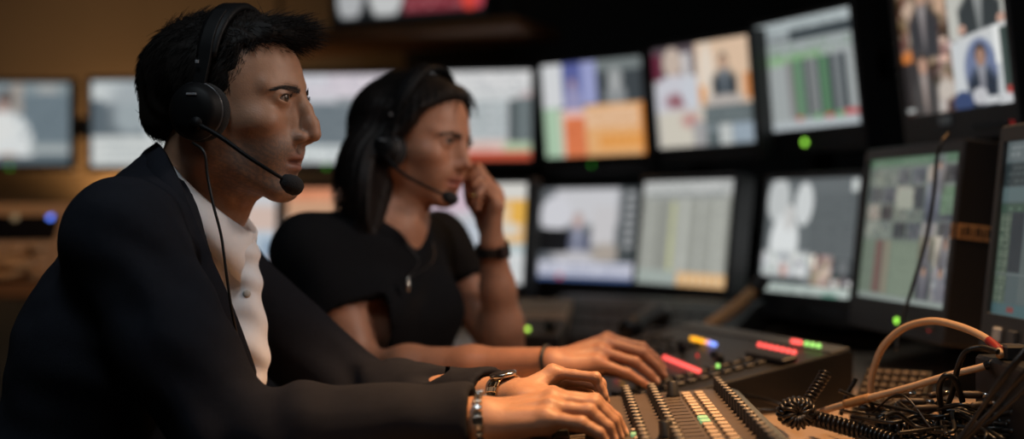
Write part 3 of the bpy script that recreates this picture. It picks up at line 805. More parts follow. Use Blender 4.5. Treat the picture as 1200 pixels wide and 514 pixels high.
def p_U1():
    p = Pic((112, 126, 134), seed=2); p.rect(0, 0, 1, .14, (138, 150, 154)); p.rect(.46, .0, .56, .38, (164, 156, 148)); p.rect(.70, .03, .88, .13, (170, 172, 170))
    p.ell(.40, .20, .07, .11, (92, 84, 82)); p.ell(.375, .33, .06, .12, (176, 150, 140)); p.ell(.44, .78, .22, .42, (222, 226, 226)); p.ell(.36, .55, .12, .2, (226, 228, 226))
    p.ell(.42, .92, .10, .06, (196, 170, 150)); p.rect(.62, .74, 1, .80, (150, 160, 162)); p.rect(.62, .80, .99, .86, (178, 184, 184)); p.rect(0, .90, 1, 1, (96, 108, 114)); p.text(.50, .18, .95, .68, 9, (98, 112, 120), .35); return p
def p_U2():
    p = Pic((104, 114, 120), seed=3); p.ell(.12, .1, .22, .16, (206, 212, 212)); p.rect(.0, .0, 1, .06, (190, 198, 200)); p.ell(.5, .2, .34, .22, (168, 176, 180), .5); p.ell(.36, .44, .16, .18, (160, 170, 174), .5)
    p.ell(.62, .5, .14, .34, (204, 210, 214), .4); p.rect(.02, .22, .10, .62, (92, 104, 112)); p.rect(0, .65, 1, 1, (212, 216, 214)); p.text(.05, .70, .95, .95, 4, (170, 178, 180), .7); return p
def p_U3():
    p = Pic((118, 128, 134), seed=4); p.rect(0, 0, 1, .26, (222, 214, 222)); p.rect(.0, 0, .42, .16, (226, 226, 232)); p.rect(.45, .26, 1, .34, (150, 156, 160)); p.rect(.0, .22, .5, .32, (204, 204, 210)); p.rect(0, .80, 1, 1, (216, 222, 222)); p.text(.03, .03, .95, .22, 4, (170, 168, 180), .6); p.text(.05, .36, .95, .78, 10, (96, 108, 116), .5); p.text(.03, .83, .8, .97, 2, (150, 160, 164), .6); return p
def p_U4():
    p = Pic((196, 202, 204), seed=5); p.rect(0, 0, 1, .18, (226, 226, 226)); p.rect(0, .18, 1, .32, (216, 218, 218)); p.ell(.95, .28, .06, .06, (214, 196, 196))
    for i in range(5): p.rect(.1+.15*i, .32, .15+.15*i, .84, (168+6*i, 176+6*i, 178+6*i), .03)
    p.rect(.80, .32, .87, .84, (72, 80, 82)); p.rect(.87, .30, .99, .84, (112, 122, 124)); p.rect(.0, .78, .8, .90, (226, 196, 186), .05); p.rect(.76, .8, 1, .92, (186, 204, 172)); p.rect(.3, .90, 1, 1, (206, 92, 66)); p.rect(0, .90, .3, 1, (150, 190, 150)); p.text(.04, .03, .95, .28, 4, (176, 180, 184), .6); p.text(.06, .34, .78, .76, 14, (150, 158, 160), .7); p.text(.04, .80, .7, .89, 2, (196, 150, 140), .6); return p
def p_U5():
    p = Pic((98, 106, 106), seed=6); p.rect(0, .0, .21, .47, (218, 220, 222)); p.rect(.21, 0, .40, .47, (86, 96, 158)); p.rect(.40, 0, .55, .45, (158, 164, 208)); p.rect(.55, 0, 1, .12, (122, 130, 130)); p.rect(.55, .12, 1, .46, (66, 72, 76))
    p.suit(.31, .26, .16, (150, 150, 190), (176, 150, 160), (200, 200, 220), (150, 140, 170), (110, 110, 150)); p.ell(.73, .20, .07, .11, (160, 164, 164)); p.ell(.73, .38, .10, .13, (142, 146, 148)); p.ell(.73, .27, .04, .08, (176, 178, 178))
    p.rect(0, .47, .16, 1, (176, 204, 176)); p.rect(.16, .50, .22, 1, (214, 208, 190)); p.rect(.20, .50, .42, .62, (236, 196, 186)); p.rect(.20, .58, .42, 1, (226, 128, 84)); p.rect(.42, .46, 1, 1, (232, 176, 120)); p.rect(.42, .50, .93, .70, (236, 196, 160)); p.rect(.55, .78, .95, .92, (236, 166, 92)); p.rect(.95, .46, 1, 1, (214, 132, 58)); p.text(.46, .52, .92, .70, 4, (214, 160, 110), .7); p.text(.57, .80, .92, .90, 2, (206, 130, 60), .7); p.text(.22, .62, .40, .96, 6, (206, 104, 66), .6); return p
def p_U6():
    p = Pic((176, 172, 172), seed=7); p.rect(0, 0, .45, .3, (96, 84, 90)); p.rect(.0, .06, .09, .32, (112, 46, 66)); p.rect(.31, .08, .40, .5, (206, 202, 202)); p.ell(.21, .16, .10, .15, (202, 184, 170)); p.ell(.24, .34, .05, .08, (196, 150, 130))
    p.ell(.22, .52, .26, .24, (206, 206, 214)); p.ell(.23, .54, .11, .07, (150, 100, 108), .8); p.ell(.40, .46, .12, .16, (206, 210, 218)); p.rect(.02, .64, .52, 1, (212, 206, 192), .05); p.ell(.36, .74, .09, .07, (196, 150, 144), .8); p.rect(.38, .76, .52, 1, (168, 166, 166))
    p.rect(.46, 0, 1, .62, (226, 196, 168)); p.ell(.56, .3, .08, .3, (232, 218, 202), .5); p.rect(.92, .34, 1, .58, (214, 140, 84)); p.rect(.48, .42, .54, .6, (226, 156, 90)); p.suit(.73, .27, .20, (54, 62, 68), (196, 160, 136), (176, 182, 188), (100, 110, 120), (110, 96, 86)); p.ell(.72, .58, .2, .06, (188, 180, 174), .5)
    p.rect(.51, .62, 1, .80, (102, 112, 114)); p.rect(.51, .80, 1, 1, (124, 134, 138)); p.rect(.52, .88, .64, .98, (92, 102, 104)); p.rect(.65, .80, .77, 1, (196, 200, 198)); p.rect(.78, .80, 1, .98, (158, 172, 184)); p.text(.53, .64, .98, .78, 3, (126, 136, 138), .6); p.text(.80, .82, .98, .96, 4, (130, 146, 160), .6); return p
def p_U7():
    p = Pic((168, 174, 174), 160, 120, seed=8); p.rect(0, 0, 1, .11, (178, 188, 190)); p.rect(.0, .11, .36, .19, (150, 158, 160)); p.rect(.36, .10, 1, .20, (62, 70, 74)); p.text(.02, .02, .9, .10, 2, (140, 150, 150), .5); p.text(.05, .15, .34, .20, 1, (40, 44, 48), .7)
    p.rect(0, .20, 1, .32, (164, 172, 172)); p.text(.05, .22, .95, .32, 2, (112, 140, 112), .6); p.rect(.03, .32, .66, .40, (150, 182, 146)); p.text(.1, .30, .8, .38, 1, (120, 170, 110), .6)
    for i, (x0, x1, c) in enumerate(((.30, .37, (134, 132, 132)), (.37, .46, (96, 138, 104)), (.47, .52, (78, 84, 86)), (.52, .60, (128, 132, 132)), (.61, .66, (56, 64, 68)), (.64, .72, (92, 136, 100)), (.72, .77, (60, 66, 72)), (.77, .85, (120, 126, 128)), (.85, .90, (50, 58, 64)))):
        p.rect(x0, .37, x1, .90, c)
        for k in range(26): p.rect(x0+.012, .39+.019*k, x1-.012, .395+.019*k, np.array(c)*.8+20)
    for k in range(24): p.rect(.06, .42+.02*k, .30, .424+.02*k, (150, 156, 156))
    p.rect(.36, .88, .42, .92, (196, 92, 74)); p.rect(.66, .88, .73, .92, (196, 88, 72)); p.rect(.54, .87, .61, .92, (112, 168, 112)); p.rect(.76, .87, .83, .92, (110, 168, 110)); p.rect(.84, .86, .99, .91, (196, 92, 92)); p.rect(0, .93, 1, 1, (184, 192, 196)); return p
def p_U8():
    p = Pic((70, 62, 58), 180, 135, seed=9)
    p.rect(0, 0, .5, 1, (116, 92, 78)).grain(0, 0, .5, 1, 34, .045).grain(0, 0, .5, 1, 26, .09)
    p.ell(.08, .55, .09, .05, (206, 122, 58)); p.ell(.10, .62, .08, .04, (120, 74, 40)); p.ell(.12, .2, .06, .08, (196, 170, 150), .6); p.ell(.42, .20, .05, .09, (200, 166, 140), .6); p.ell(.40, .84, .10, .08, (200, 190, 180), .6); p.ell(.30, .95, .10, .06, (196, 190, 184), .6); p.rect(0, .92, .12, .97, (186, 190, 188))
    p.suit(.245, .17, .24, (50, 50, 54), (186, 150, 130), (198, 192, 190), (120, 110, 110), (84, 66, 56)); p.rect(0, .60, .20, .94, (48, 44, 44)); p.suit(.20, .68, .21, (66, 64, 64), (190, 150, 128), (190, 186, 182), (176, 150, 140), (70, 58, 50))
    p.rect(.485, 0, 1, .50, (196, 196, 188)); p.suit(.76, .14, .30, (52, 58, 60), (186, 156, 138), (176, 178, 176), (120, 124, 124), (92, 84, 78)); p.ell(.60, .44, .035, .035, (196, 156, 138)); p.ell(.935, .42, .035, .035, (196, 156, 138)); p.poly([(.50, .50), (.99, .44), (.99, .54), (.5, .56)], (206, 208, 208))
    p.rect(.485, .52, 1, 1, (206, 210, 212)); p.ell(.73, .74, .14, .22, (112, 124, 156)); p.rect(.86, .46, .93, .72, (236, 238, 236)); p.rect(.91, .48, 1, .92, (60, 74, 70)); p.suit(.735, .70, .21, (36, 46, 60), (166, 130, 112), (206, 206, 208), (128, 126, 136), (58, 48, 44)); p.ell(.70, .92, .07, .06, (196, 196, 200)); p.ell(.55, .95, .09, .08, (54, 72, 112))
    p.rect(.74, .93, 1, .985, (206, 208, 210)); p.text(.76, .94, .90, .98, 1, (90, 96, 100), .7); p.rect(.93, .88, 1, .93, (184, 70, 64)); return p
def p_L1():
    p = Pic((200, 206, 212), seed=10); p.rect(.6, .0, 1, .4, (208, 210, 214)); p.rect(.72, .15, 1, .42, (214, 190, 178), .06); p.rect(.5, .42, 1, .60, (190, 204, 216)); p.rect(.86, .5, 1, .75, (150, 170, 190)); p.rect(.4, .7, 1, 1, (206, 196, 202)); p.text(.05, .05, .6, .9, 16, (160, 170, 184), .6); return p
def p_L2():
    p = Pic((206, 160, 128), seed=11); p.rect(0, 0, 1, .14, (222, 160, 126)); p.rect(0, .0, .5, .12, (226, 150, 112)); p.ell(.75, .06, .3, .08, (196, 196, 200), .5); p.rect(0, .3, 1, .6, (196, 176, 160)); p.rect(0, .6, 1, 1, (206, 206, 210)); p.text(.05, .33, .95, .95, 12, (170, 160, 150), .6); p.text(.05, .02, .9, .12, 2, (196, 120, 86), .6); return p
def p_L3():
    p = Pic((206, 208, 212), seed=12); p.rect(.12, 0, .5, .3, (214, 190, 204), .05); p.rect(.64, .0, 1, .16, (222, 220, 214)); p.rect(.62, .16, 1, .62, (232, 190, 132)); p.rect(.66, .24, .9, .5, (236, 204, 160)); p.rect(.86, .18, 1, .40, (236, 182, 84)); p.ell(.84, .46, .1, .07, (222, 214, 200)); p.rect(.62, .60, 1, .70, (190, 204, 206)); p.rect(.55, .70, 1, 1, (226, 228, 228)); p.rect(.3, .4, .6, .9, (196, 204, 214), .06); p.text(.05, .08, .55, .9, 16, (170, 172, 186), .5); p.text(.58, .73, .97, .97, 6, (176, 186, 190), .6); return p
def p_L4():
    p = Pic((112, 116, 120), seed=13); p.rect(.14, 0, .80, .40, (208, 208, 212), .06); p.ell(.16, .28, .17, .20, (214, 214, 220)); p.rect(.55, .2, .78, .62, (206, 204, 206)); p.rect(.0, .48, .4, .78, (92, 98, 104)); p.suit(.40, .42, .24, (104, 108, 128), (196, 170, 166), (180, 184, 200), (150, 156, 176), (184, 170, 168)); p.ell(.4, .75, .26, .07, (196, 194, 198), .5); p.ell(.7, .70, .14, .1, (176, 166, 156), .6)
    p.rect(.82, 0, 1, .80, (72, 78, 80)); 
    for k in range(7): p.ell(.91, .07+.09*k, .05, .035, (164, 166, 168), .5)
    p.rect(0, .80, 1, .955, (204, 206, 220)); p.rect(0, .955, 1, 1, (76, 100, 150)); p.ell(.26, .96, .03, .025, (206, 70, 90)); p.text(.04, .82, .95, .94, 2, (140, 146, 170), .75); return p
def p_L5():
    p = Pic((166, 168, 162), seed=14); p.rect(0, 0, 1, .13, (196, 198, 196)); p.rect(.06, .12, .9, .17, (150, 154, 152))
    r = np.random.default_rng(3); x = .02
    while x < .98:
        w = r.uniform(.03, .08); p.rect(x, .18, x+w, .88, np.array((166, 168, 160))+r.uniform(-26, 26), .015); x += w+.01
    p.rect(.34, .2, .39, .86, (196, 198, 150), .02); p.rect(.0, .86, .46, 1, (166, 176, 170)); p.rect(.46, .87, 1, 1, (226, 180, 126)); 
    for k in range(6): p.rect(.50+.08*k, .90, .54+.08*k, .97, (232, 204, 166))
    p.text(.03, .02, .95, .11, 2, (150, 154, 152), .7); p.text(.03, .19, .97, .85, 30, (140, 142, 136), .6, .5); return p
def p_L6():
    p = Pic((104, 110, 112), 140, 105, seed=15); p.rect(.50, .13, 1, .66, (98, 104, 106)); p.ell(.13, .18, .13, .20, (198, 202, 202)); p.ell(.42, .22, .10, .19, (212, 216, 216)); p.ell(.23, .56, .16, .26, (226, 230, 230)); p.ell(.27, .34, .06, .12, (206, 206, 204)); p.rect(0, .64, .54, .86, (202, 206, 206), .04); p.grain(0, .64, .54, .86, 18, .05); p.ell(.26, .8, .04, .05, (196, 150, 140), .6)
    p.rect(.90, .02, 1, .12, (206, 212, 210)); p.rect(.56, .66, .77, .95, (176, 154, 142)).grain(.54, .66, .77, .95, 40, .05); p.rect(.78, .68, 1, .84, (78, 84, 86)); p.ell(.88, .75, .05, .06, (112, 116, 118)); p.rect(.78, .84, 1, .95, (120, 116, 116)).grain(.78, .82, 1, .98, 55, .045); p.rect(0, .86, .48, .92, (60, 66, 68)); p.rect(0, .925, 1, 1, (192, 204, 198)); p.rect(.7, .97, .85, 1, (112, 170, 150)); p.text(.52, .16, .98, .62, 10, (84, 90, 92), .4); p.text(.03, .94, .9, .99, 1, (140, 154, 148), .7); return p
def p_L7():
    p = Pic((120, 130, 122), 180, 135, seed=16); p.rect(0, 0, 1, .06, (92, 122, 98)); p.text(.05, .01, .7, .05, 1, (130, 150, 130), .5)
    cols = [(136, 142, 132), (122, 130, 122), (78, 82, 84), (88, 92, 98), (168, 160, 150), (76, 76, 76)]
    for j in range(4):
        for i in range(6):
            c = np.array(cols[(i+j*2) % 6])+p.r.uniform(-12, 12); x0, y0 = .02+.163*i, .08+.125*j; p.rect(x0, y0, x0+.145, y0+.11, c); p.grain(x0, y0, x0+.145, y0+.11, 13, .03)
    p.rect(.36, .22, .54, .36, (168, 172, 158)); p.rect(.56, .22, .66, .36, (66, 72, 76)); p.rect(.68, .20, .82, .38, (146, 154, 166)); p.suit(.75, .26, .10, (46, 58, 80), (150, 130, 120)); p.rect(.83, .22, .99, .40, (104, 132, 104)); p.text(.84, .23, .98, .4, 9, (130, 156, 130), .8); p.rect(.70, .07, .84, .17, (186, 170, 152)); p.suit(.79, .10, .08, (70, 66, 66))
    p.rect(0, .58, .66, .96, (122, 136, 120)); p.rect(.16, .58, .26, .95, (122, 96, 90)); p.rect(.28, .58, .33, .95, (150, 140, 122)); p.text(.02, .6, .15, .95, 14, (112, 120, 110), .8); p.text(.36, .6, .64, .95, 22, (148, 162, 142), .95)
    p.rect(.66, .54, .80, .70, (152, 144, 112)); p.suit(.73, .60, .09, (66, 62, 60)); p.rect(.82, .54, 1, .74, (206, 196, 178)); p.suit(.92, .62, .12, (60, 60, 60), shirt=(220, 220, 220)); p.rect(.66, .72, .80, .92, (92, 94, 98)); p.suit(.73, .80, .10, (52, 52, 62)); p.rect(.82, .74, .98, .96, (164, 164, 164)); p.grain(.82, .74, .98, .96, 45, .035); p.suit(.9, .80, .10, (104, 104, 114)); p.rect(0, .96, 1, 1, (150, 160, 154)); p.a *= .93; return p
def p_L8():
    p = Pic((92, 108, 110), 160, 120, seed=17); p.rect(0, 0, 1, .12, (112, 124, 126)); p.text(.04, .02, .8, .1, 2, (150, 160, 160), .5); p.rect(0, .13, 1, .26, (50, 62, 64)); p.text(.03, .14, .9, .25, 3, (84, 98, 98), .6); p.rect(0, .27, 1, .35, (104, 126, 128)); p.rect(0, .36, 1, .41, (72, 98, 84)); p.text(.02, .37, .95, .41, 1, (120, 150, 128), .7)
    p.rect(0, .41, .11, .93, (78, 96, 84)); p.text(.01, .42, .10, .93, 26, (146, 162, 140), .95); p.rect(.11, .41, .22, .75, (52, 62, 68)); p.rect(.22, .41, 1, .93, (98, 112, 112)); 
    for k in range(28): p.rect(.22, .42+.018*k, 1, .424+.018*k, (120, 132, 130))
    p.rect(0, .76, 1, .765, (136, 146, 146)); p.rect(0, .93, 1, 1, (84, 116, 120)); p.rect(.14, .945, .20, .975, (150, 74, 70)); p.a *= .80; return p
def p_T():
    p = Pic((34, 36, 38), 120, 68, seed=18); p.ell(.09, .62, .10, .40, (178, 180, 182)); p.rect(0, .0, .2, .5, (60, 62, 64)); p.ell(.34, .60, .13, .42, (200, 202, 202)); p.rect(.46, .55, 1, .72, (120, 130, 132)); p.rect(.46, .74, .96, .94, (126, 50, 60)); p.ell(.90, .80, .06, .16, (214, 70, 60)); p.ell(.965, .80, .03, .14, (186, 70, 86)); p.rect(.9, .5, .95, .66, (196, 210, 140)); p.rect(0, .95, 1, 1, (20, 22, 24)); p.text(.48, .58, .95, .70, 2, (80, 90, 94), .7); p.text(.48, .78, .84, .92, 2, (176, 110, 116), .7); return p

M_BEZ = mat('black_plastic', (.020, .020, .021), .42, noise=.15, nscale=120, bump=.15, bscale=1500)
M_BEZG = mat('dark_grey_plastic', (.030, .033, .036), .5, noise=.15, nscale=120)
M_STEEL = mat('black_steel', (.022, .022, .023), .5, noise=.2)
M_BTN = mat('grey_button', (.06, .065, .07), .5)
M_SCREEN = attr_mat('lit_screen', .25, .35, emis=.88)
M_LED_G = emat('green_led', (.32, .80, .07), 2.2)
M_LED_GD = emat('dim_green_led', (.05, .40, .03), .8)
M_LED_R = emat('red_led', (1, .05, .04), .7)
M_DIGIT = emat('dim_red_digit', (1, .05, .05), .22)
M_TAPE = mat('tan_tape', (.50, .26, .10), .7, noise=.15)
M_INK = mat('black_ink', (.015, .012, .01), .7)
M_LABEL = mat('white_label', (.45, .47, .47), .6)
def screen_mesh(name, p, w, h, m, parent, y=0.0, zoff=0):
    H_, W_ = p.h, p.w
    xs = np.linspace(-w/2, w/2, W_); zs = np.linspace(h/2, -h/2, H_)
    X, Z = np.meshgrid(xs, zs); V = np.stack([X.ravel(), np.full(X.size, y), Z.ravel()+zoff], 1)
    i = np.arange(W_*H_).reshape(H_, W_)
    Fc = np.stack([i[1:, :-1], i[1:, 1:], i[:-1, 1:], i[:-1, :-1]], -1).reshape(-1, 4)
    me = mesh_np(name, V, Fc); set_tint(me, lin(np.clip(p.a, 8, 245)).reshape(-1, 3)); return link(name, me, m, parent)
SCR = {}
def monitor(key, c, yaw, tilt, label, pic, w=.36, h=.27, side=.013, topb=.014, bot=.046, depth=.055, led=None, name='broadcast_monitor', group='control room monitors', bez=None, buttons=True, mount=.10, cat='monitor'):
    c = np.array(c, float); yaw = math.radians(yaw); t = math.radians(tilt)
    Rm = rotz(yaw) @ rotx(-t); up = Rm[:, 2]; zc = h/2+bot               # screen centre above the base
    base = c-up*zc
    root = thing(name, label, cat, group, tuple(base), (-t, 0, yaw)); SCR[key] = (base, Rm, w, h, bot, side, depth)
    bz = bez or M_BEZ
    def loop(x0, x1, z0, z1, y, r=.006):
        o = []
        for (cx, cz, a0) in ((x1-r, z0+r, -90), (x1-r, z1-r, 0), (x0+r, z1-r, 90), (x0+r, z0+r, 180)):
            for k in range(4):
                a = math.radians(a0+30*k); o.append((cx+r*math.cos(a), y, cz+r*math.sin(a)))
        return o
    ox0, ox1, oz0, oz1 = -w/2-side, w/2+side, 0, zc+h/2+topb
    q = MB()
    q.loft([loop(ox0*.55, ox1*.55, oz0+.06, oz1-.06, depth+.05, .02), loop(ox0*.62, ox1*.62, oz0+.05, oz1-.05, depth, .02), loop(ox0+.004, ox1-.004, oz0+.004, oz1-.004, depth), loop(ox0, ox1, oz0, oz1, depth-.004), loop(ox0, ox1, oz0, oz1, -.003), loop(ox0+.003, ox1-.003, oz0+.003, oz1-.003, -.006),
            loop(-w/2, w/2, bot, bot+h, -.006, .002), loop(-w/2, w/2, bot, bot+h, .004, .002)], cap1=False)
    q.build('housing', bz, root)
    screen_mesh('screen', pic, w, h, M_SCREEN, root, .002, zc)
    if led:
        u, m, rad = led; q = MB(); q.lathe([(rad, 0), (rad, .003), (rad*.6, .0045), (0, .005)], (-w/2+u*w, -.005, bot*.45), (0, -1, 0), 14); q.build('power_light', m, root)
    if buttons:
        for k in range(5):
            q = MB(); q.box((w*.5-.03-.024*k, -.008, bot*.42), (.014, .006, .008), bev=.0015); q.build('control_button', M_BTN, root)
    if mount:
        q = MB(); q.box((0, depth+.055, zc), (.12, .012, .12), bev=.002); q.box((0, depth+.06+mount/2, zc), (.05, mount, .05), bev=.004); q.build('mounting_arm', M_STEEL, root)
    return root
def PZ(x, y, dz): return (x, y, CAMZ+dz)
MON = {}
def add_monitors():
    A = dict(group='control room monitors')
    thin = dict(side=.014, topb=.014, bot=.020, depth=.04, buttons=False)
    MON['U1'] = monitor('U1', PZ(-1.656, 3.988, .300), 0.5, 0, 'upper-row monitor at the far left showing a figure in a white shirt', p_U1(), led=(.45, M_LED_GD, .007), **thin)
    MON['U2'] = monitor('U2', PZ(-1.162, 3.80, .287), -4, 0, 'upper-row monitor directly behind the man\'s head, white bar across its picture', p_U2(), **thin)
    MON['U3'] = monitor('U3', PZ(-.539, 3.66, .290), -5, 0, 'upper-row monitor between the man\'s face and the woman\'s hair', p_U3(), led=(.42, M_LED_GD, .007), **thin)
    MON['U4'] = monitor('U4', PZ(-.119, 3.66, .299), -10, 0, 'upper-row monitor right of the woman\'s head with a red strip along its bottom', p_U4(), **thin)
    MON['U5'] = monitor('U5', PZ(.230, 3.420, .300), -41, -6, 'upper-row monitor showing an orange panel below blue and grey pictures', p_U5(), led=(.47, M_LED_GD, .005))
    MON['U6'] = monitor('U6', PZ(.500, 3.150, .314), -54.5, -6.3, 'upper-row monitor showing a figure in white beside a man in a dark suit', p_U6())
    MON['U7'] = monitor('U7', PZ(.718, 2.923, .344), -64.5, -7.6, 'upper-row monitor showing a spreadsheet with dark and green columns', p_U7(), led=(.44, M_LED_G, .0075), bot=.062)
    MON['U8'] = monitor('U8', PZ(.859, 2.339, .337), -77, -7, 'upper-row monitor at the top right showing four pictures of men in suits', p_U8(), bot=.062, buttons=True)
    MON['L1'] = monitor('L1', PZ(-.852, 3.46, -.073), -12, 2, 'lower-row monitor mostly hidden behind the man\'s jacket collar', p_L1())
    MON['L2'] = monitor('L2', PZ(-.488, 3.409, -.063), -20, 4, 'lower-row monitor glowing orange behind the woman\'s shoulder', p_L2())
    MON['L3'] = monitor('L3', PZ(-.118, 3.270, -.053), -31, 5.4, 'lower-row monitor behind the woman\'s raised hand with an orange panel', p_L3())
    MON['L4'] = monitor('L4', PZ(.217, 3.493, -.060), -41, 8.3, 'lower-row monitor showing a grey studio picture above a white caption bar', p_L4())
    MON['L5'] = monitor('L5', PZ(.439, 3.066, -.050), -58.5, 6.6, 'lower-row monitor showing a pale grey list with an orange patch at the bottom', p_L5())
    MON['L6'] = monitor('L6', PZ(.689, 2.784, -.053), -68.5, 6.7, 'lower-row monitor showing white shapes beside a plain dark grey panel', p_L6(), bot=.062)
    MON['L7'] = monitor('L7', PZ(.725, 2.202, -.029), -82.5, 6.4, 'lower-row monitor with a greenish grid of thumbnails and tan tape on its edge', p_L7(), bot=.060, side=.016, topb=.022, led=(.55, M_LED_G, .0055), depth=.075)
    MON['L8'] = monitor('L8', PZ(.775, 1.70, -.022), -87, 6, 'lower-row monitor cut off by the right edge, teal grey list on screen', p_L8(), bot=.060, side=.016, topb=.026, depth=.07, bez=M_BEZG)
    # details
    b = MON['U8']; w = .36
    q = MB(); q.box((-w/2+.40*w, -.008, .045), (.040, .003, .018), bev=.001); q.build('white_label', M_LABEL, b)
    q = MB(); x0, z0, s = w/2-.010, .016, .012       # seven-segment 3
    for (dx, dz, sx, sz) in ((0, s, .008, .0022), (0, s/2*1.0, .008, .0022), (0, 0, .008, .0022), (.004, s*.75, .0022, s*.5), (.004, s*.25, .0022, s*.5)): q.box((x0+dx, -.0075, z0+dz), (sx, .002, sz))
    q.build('channel_digit', M_DIGIT, b)
    b = MON['L7']; _, _, w, h, bot, side, dp = SCR['L7']
    zt = bot+h*.50; q = MB(); q.loft([[(w/2+.001, -.0072, zt-.013), (w/2+.001, -.0072, zt+.013), (w/2+side-.002, -.0072, zt+.013), (w/2+side-.002, -.0072, zt-.013)],
        [(w/2+.001, -.0068, zt-.013), (w/2+.001, -.0068, zt+.013), (w/2+side-.002, -.0068, zt+.013), (w/2+side-.002, -.0068, zt-.013)]])
    q.box((w/2+side+.0006, .030, zt), (.0012, .066, .026)); tp = q.build('tape_strip', M_TAPE, b)
    q = MB()
    for k, wd in enumerate((.006, .009, .004, .009, .006, .008)):
        q.box((w/2+side+.0015, .006+.0095*k, zt+(.001 if k % 2 else -.001)), (.0008, wd*.8, .016))
    q.box((w/2+side*.5, -.0075, zt), (.003, .0006, .012)); q.build('ink_lettering', M_INK, tp)
    q = MB(); q.lathe([(.004, 0), (.004, .003), (0, .004)], (w/2-.035, -.006, bot*.40), (0, -1, 0), 12); q.build('record_light', M_LED_R, b)
    b = MON['L8']; w = .36
    for k in range(4):
        q = MB(); q.box((-w/2+.05+.05*k, -.009, .030), (.022, .007, .022), bev=.002); q.build('menu_button', M_LABEL if k == 0 else M_BTN, b)
add_monitors()
# the large screen on its shelf near the ceiling
tc = np.array([(-.556-.082)/2, 3.70, 1.641+.165])
MON['T'] = monitor('T', tuple(tc), -23, 0, 'large dark screen on the wooden shelf near the ceiling, red caption bar', p_T(), w=.514, h=.30, side=.022, topb=.02, bot=.020, depth=.05, name='wide_screen', buttons=False, mount=0, group=None)
# ================================================================ room
M_WALL = mat('tan_wall', (.29, .205, .12), .85, noise=.08, nscale=6, bump=.1, bscale=60)
M_WALLD = mat('dark_wall', (.035, .030, .027), .9, noise=.1, nscale=8)
M_CARPET = mat('dark_carpet', (.025, .025, .028), .95, noise=.3, nscale=150)
M_CEIL = mat('dark_ceiling', (.03, .028, .026), .9, noise=.1)
M_UNLIT = mat('unlit_wall_black', (.045, .044, .042), .95, noise=.2, nscale=80)
M_OAK = mat('brown_wood', (.20, .085, .030), .55, noise=.35, nscale=9)
M_LAM = mat('beige_laminate', (.50, .36, .25), .45, noise=.06, nscale=30)
M_EDGE = mat('dark_edging', (.03, .026, .024), .5)
def slab(name, c, s, m):
    q = MB(); q.box(c, s); return struct(q.build(name, m))
X0, X1, Y0, Y1, ZC = -3.2, 2.3, -2.2, 4.55, 2.7
slab('floor', ((X0+X1)/2, (Y0+Y1)/2, -.05), (X1-X0+.2, Y1-Y0+.2, .1), M_CARPET)
slab('ceiling', ((X0+X1)/2, (Y0+Y1)/2, ZC+.05), (X1-X0+.2, Y1-Y0+.2, .1), M_CEIL)
slab('wall_back', ((X0+X1)/2, Y1+.05, ZC/2), (X1-X0+.2, .1, ZC), M_WALL)
slab('wall_left', (X0-.05, (Y0+Y1)/2, ZC/2), (.1, Y1-Y0, ZC), M_WALL)
slab('wall_right', (X1+.05, (Y0+Y1)/2, ZC/2), (.1, Y1-Y0, ZC), M_WALLD)
slab('wall_front', ((X0+X1)/2, Y0-.05, ZC/2), (X1-X0+.2, .1, ZC), M_WALLD)
q = MB(); q.box(((X0+X1)/2, Y1-.0075, .05), (X1-X0, .015, .10), bev=.004); struct(q.build('baseboard_back', M_EDGE))
t = wthing('unlit_wall_panel', 'added black panel for the unlit wall behind the right-hand monitors', 'wall panel', (.95, Y1-.03, 0))  # added dark sheet where the wall is only unlit; shade put into colour
q = MB(); q.box((.95, Y1-.032, 1.40), (2.66, .05, 2.5), bev=.008); q.build('unlit_face', M_UNLIT, t)
q = MB()
for z in (.10, 2.66): q.box((.95, Y1-.02, z), (2.70, .04, .03), bev=.003)
for x in (-.39, 2.285): q.box((x, Y1-.02, 1.40), (.03, .04, 2.5), bev=.003)
q.build('panel_frame', M_STEEL, t)
# shelf carrying the wide screen, hung from the ceiling
sl = np.array([-.99, 3.98, 1.60]); sr = np.array([.055, 3.50, 1.60]); dx = sr-sl; L = np.linalg.norm(dx); dx /= L; nb = np.array([-dx[1], dx[0], 0]); sc_ = (sl+sr)/2
Rs = np.stack([dx, nb, np.array([0, 0, 1.])], 1)
t = wthing('hanging_shelf', 'brown wooden shelf hung near the ceiling under the wide screen', 'shelf', tuple(sc_))
q = MB(); q.box(sc_+nb*.06, (L, .34, .032), Rs, .004); q.build('shelf_board', M_OAK, t)
for u in (-.45, .45):
    q = MB(); p = sc_+dx*u+nb*.19; q.tube([p+np.array([0, 0, .016]), p+np.array([0, 0, ZC-1.60])], .008); q.lathe([(.03, 0), (.03, .006), (.01, .012)], (p[0], p[1], ZC), (0, 0, -1), 16); q.build('hanger_rod', M_STEEL, t)
# foot of the wide screen
b_, R_, w_, h_, _, _, _ = SCR['T']
q = MB(); zf = 1.617-b_[2]; q.box((0, .03, zf+.006), (.24, .15, .010), bev=.003); q.box((0, .045, (zf+.01)/2+.02), (.06, .03, abs(zf)+.05), bev=.003); q.build('foot', M_STEEL, MON['T'])
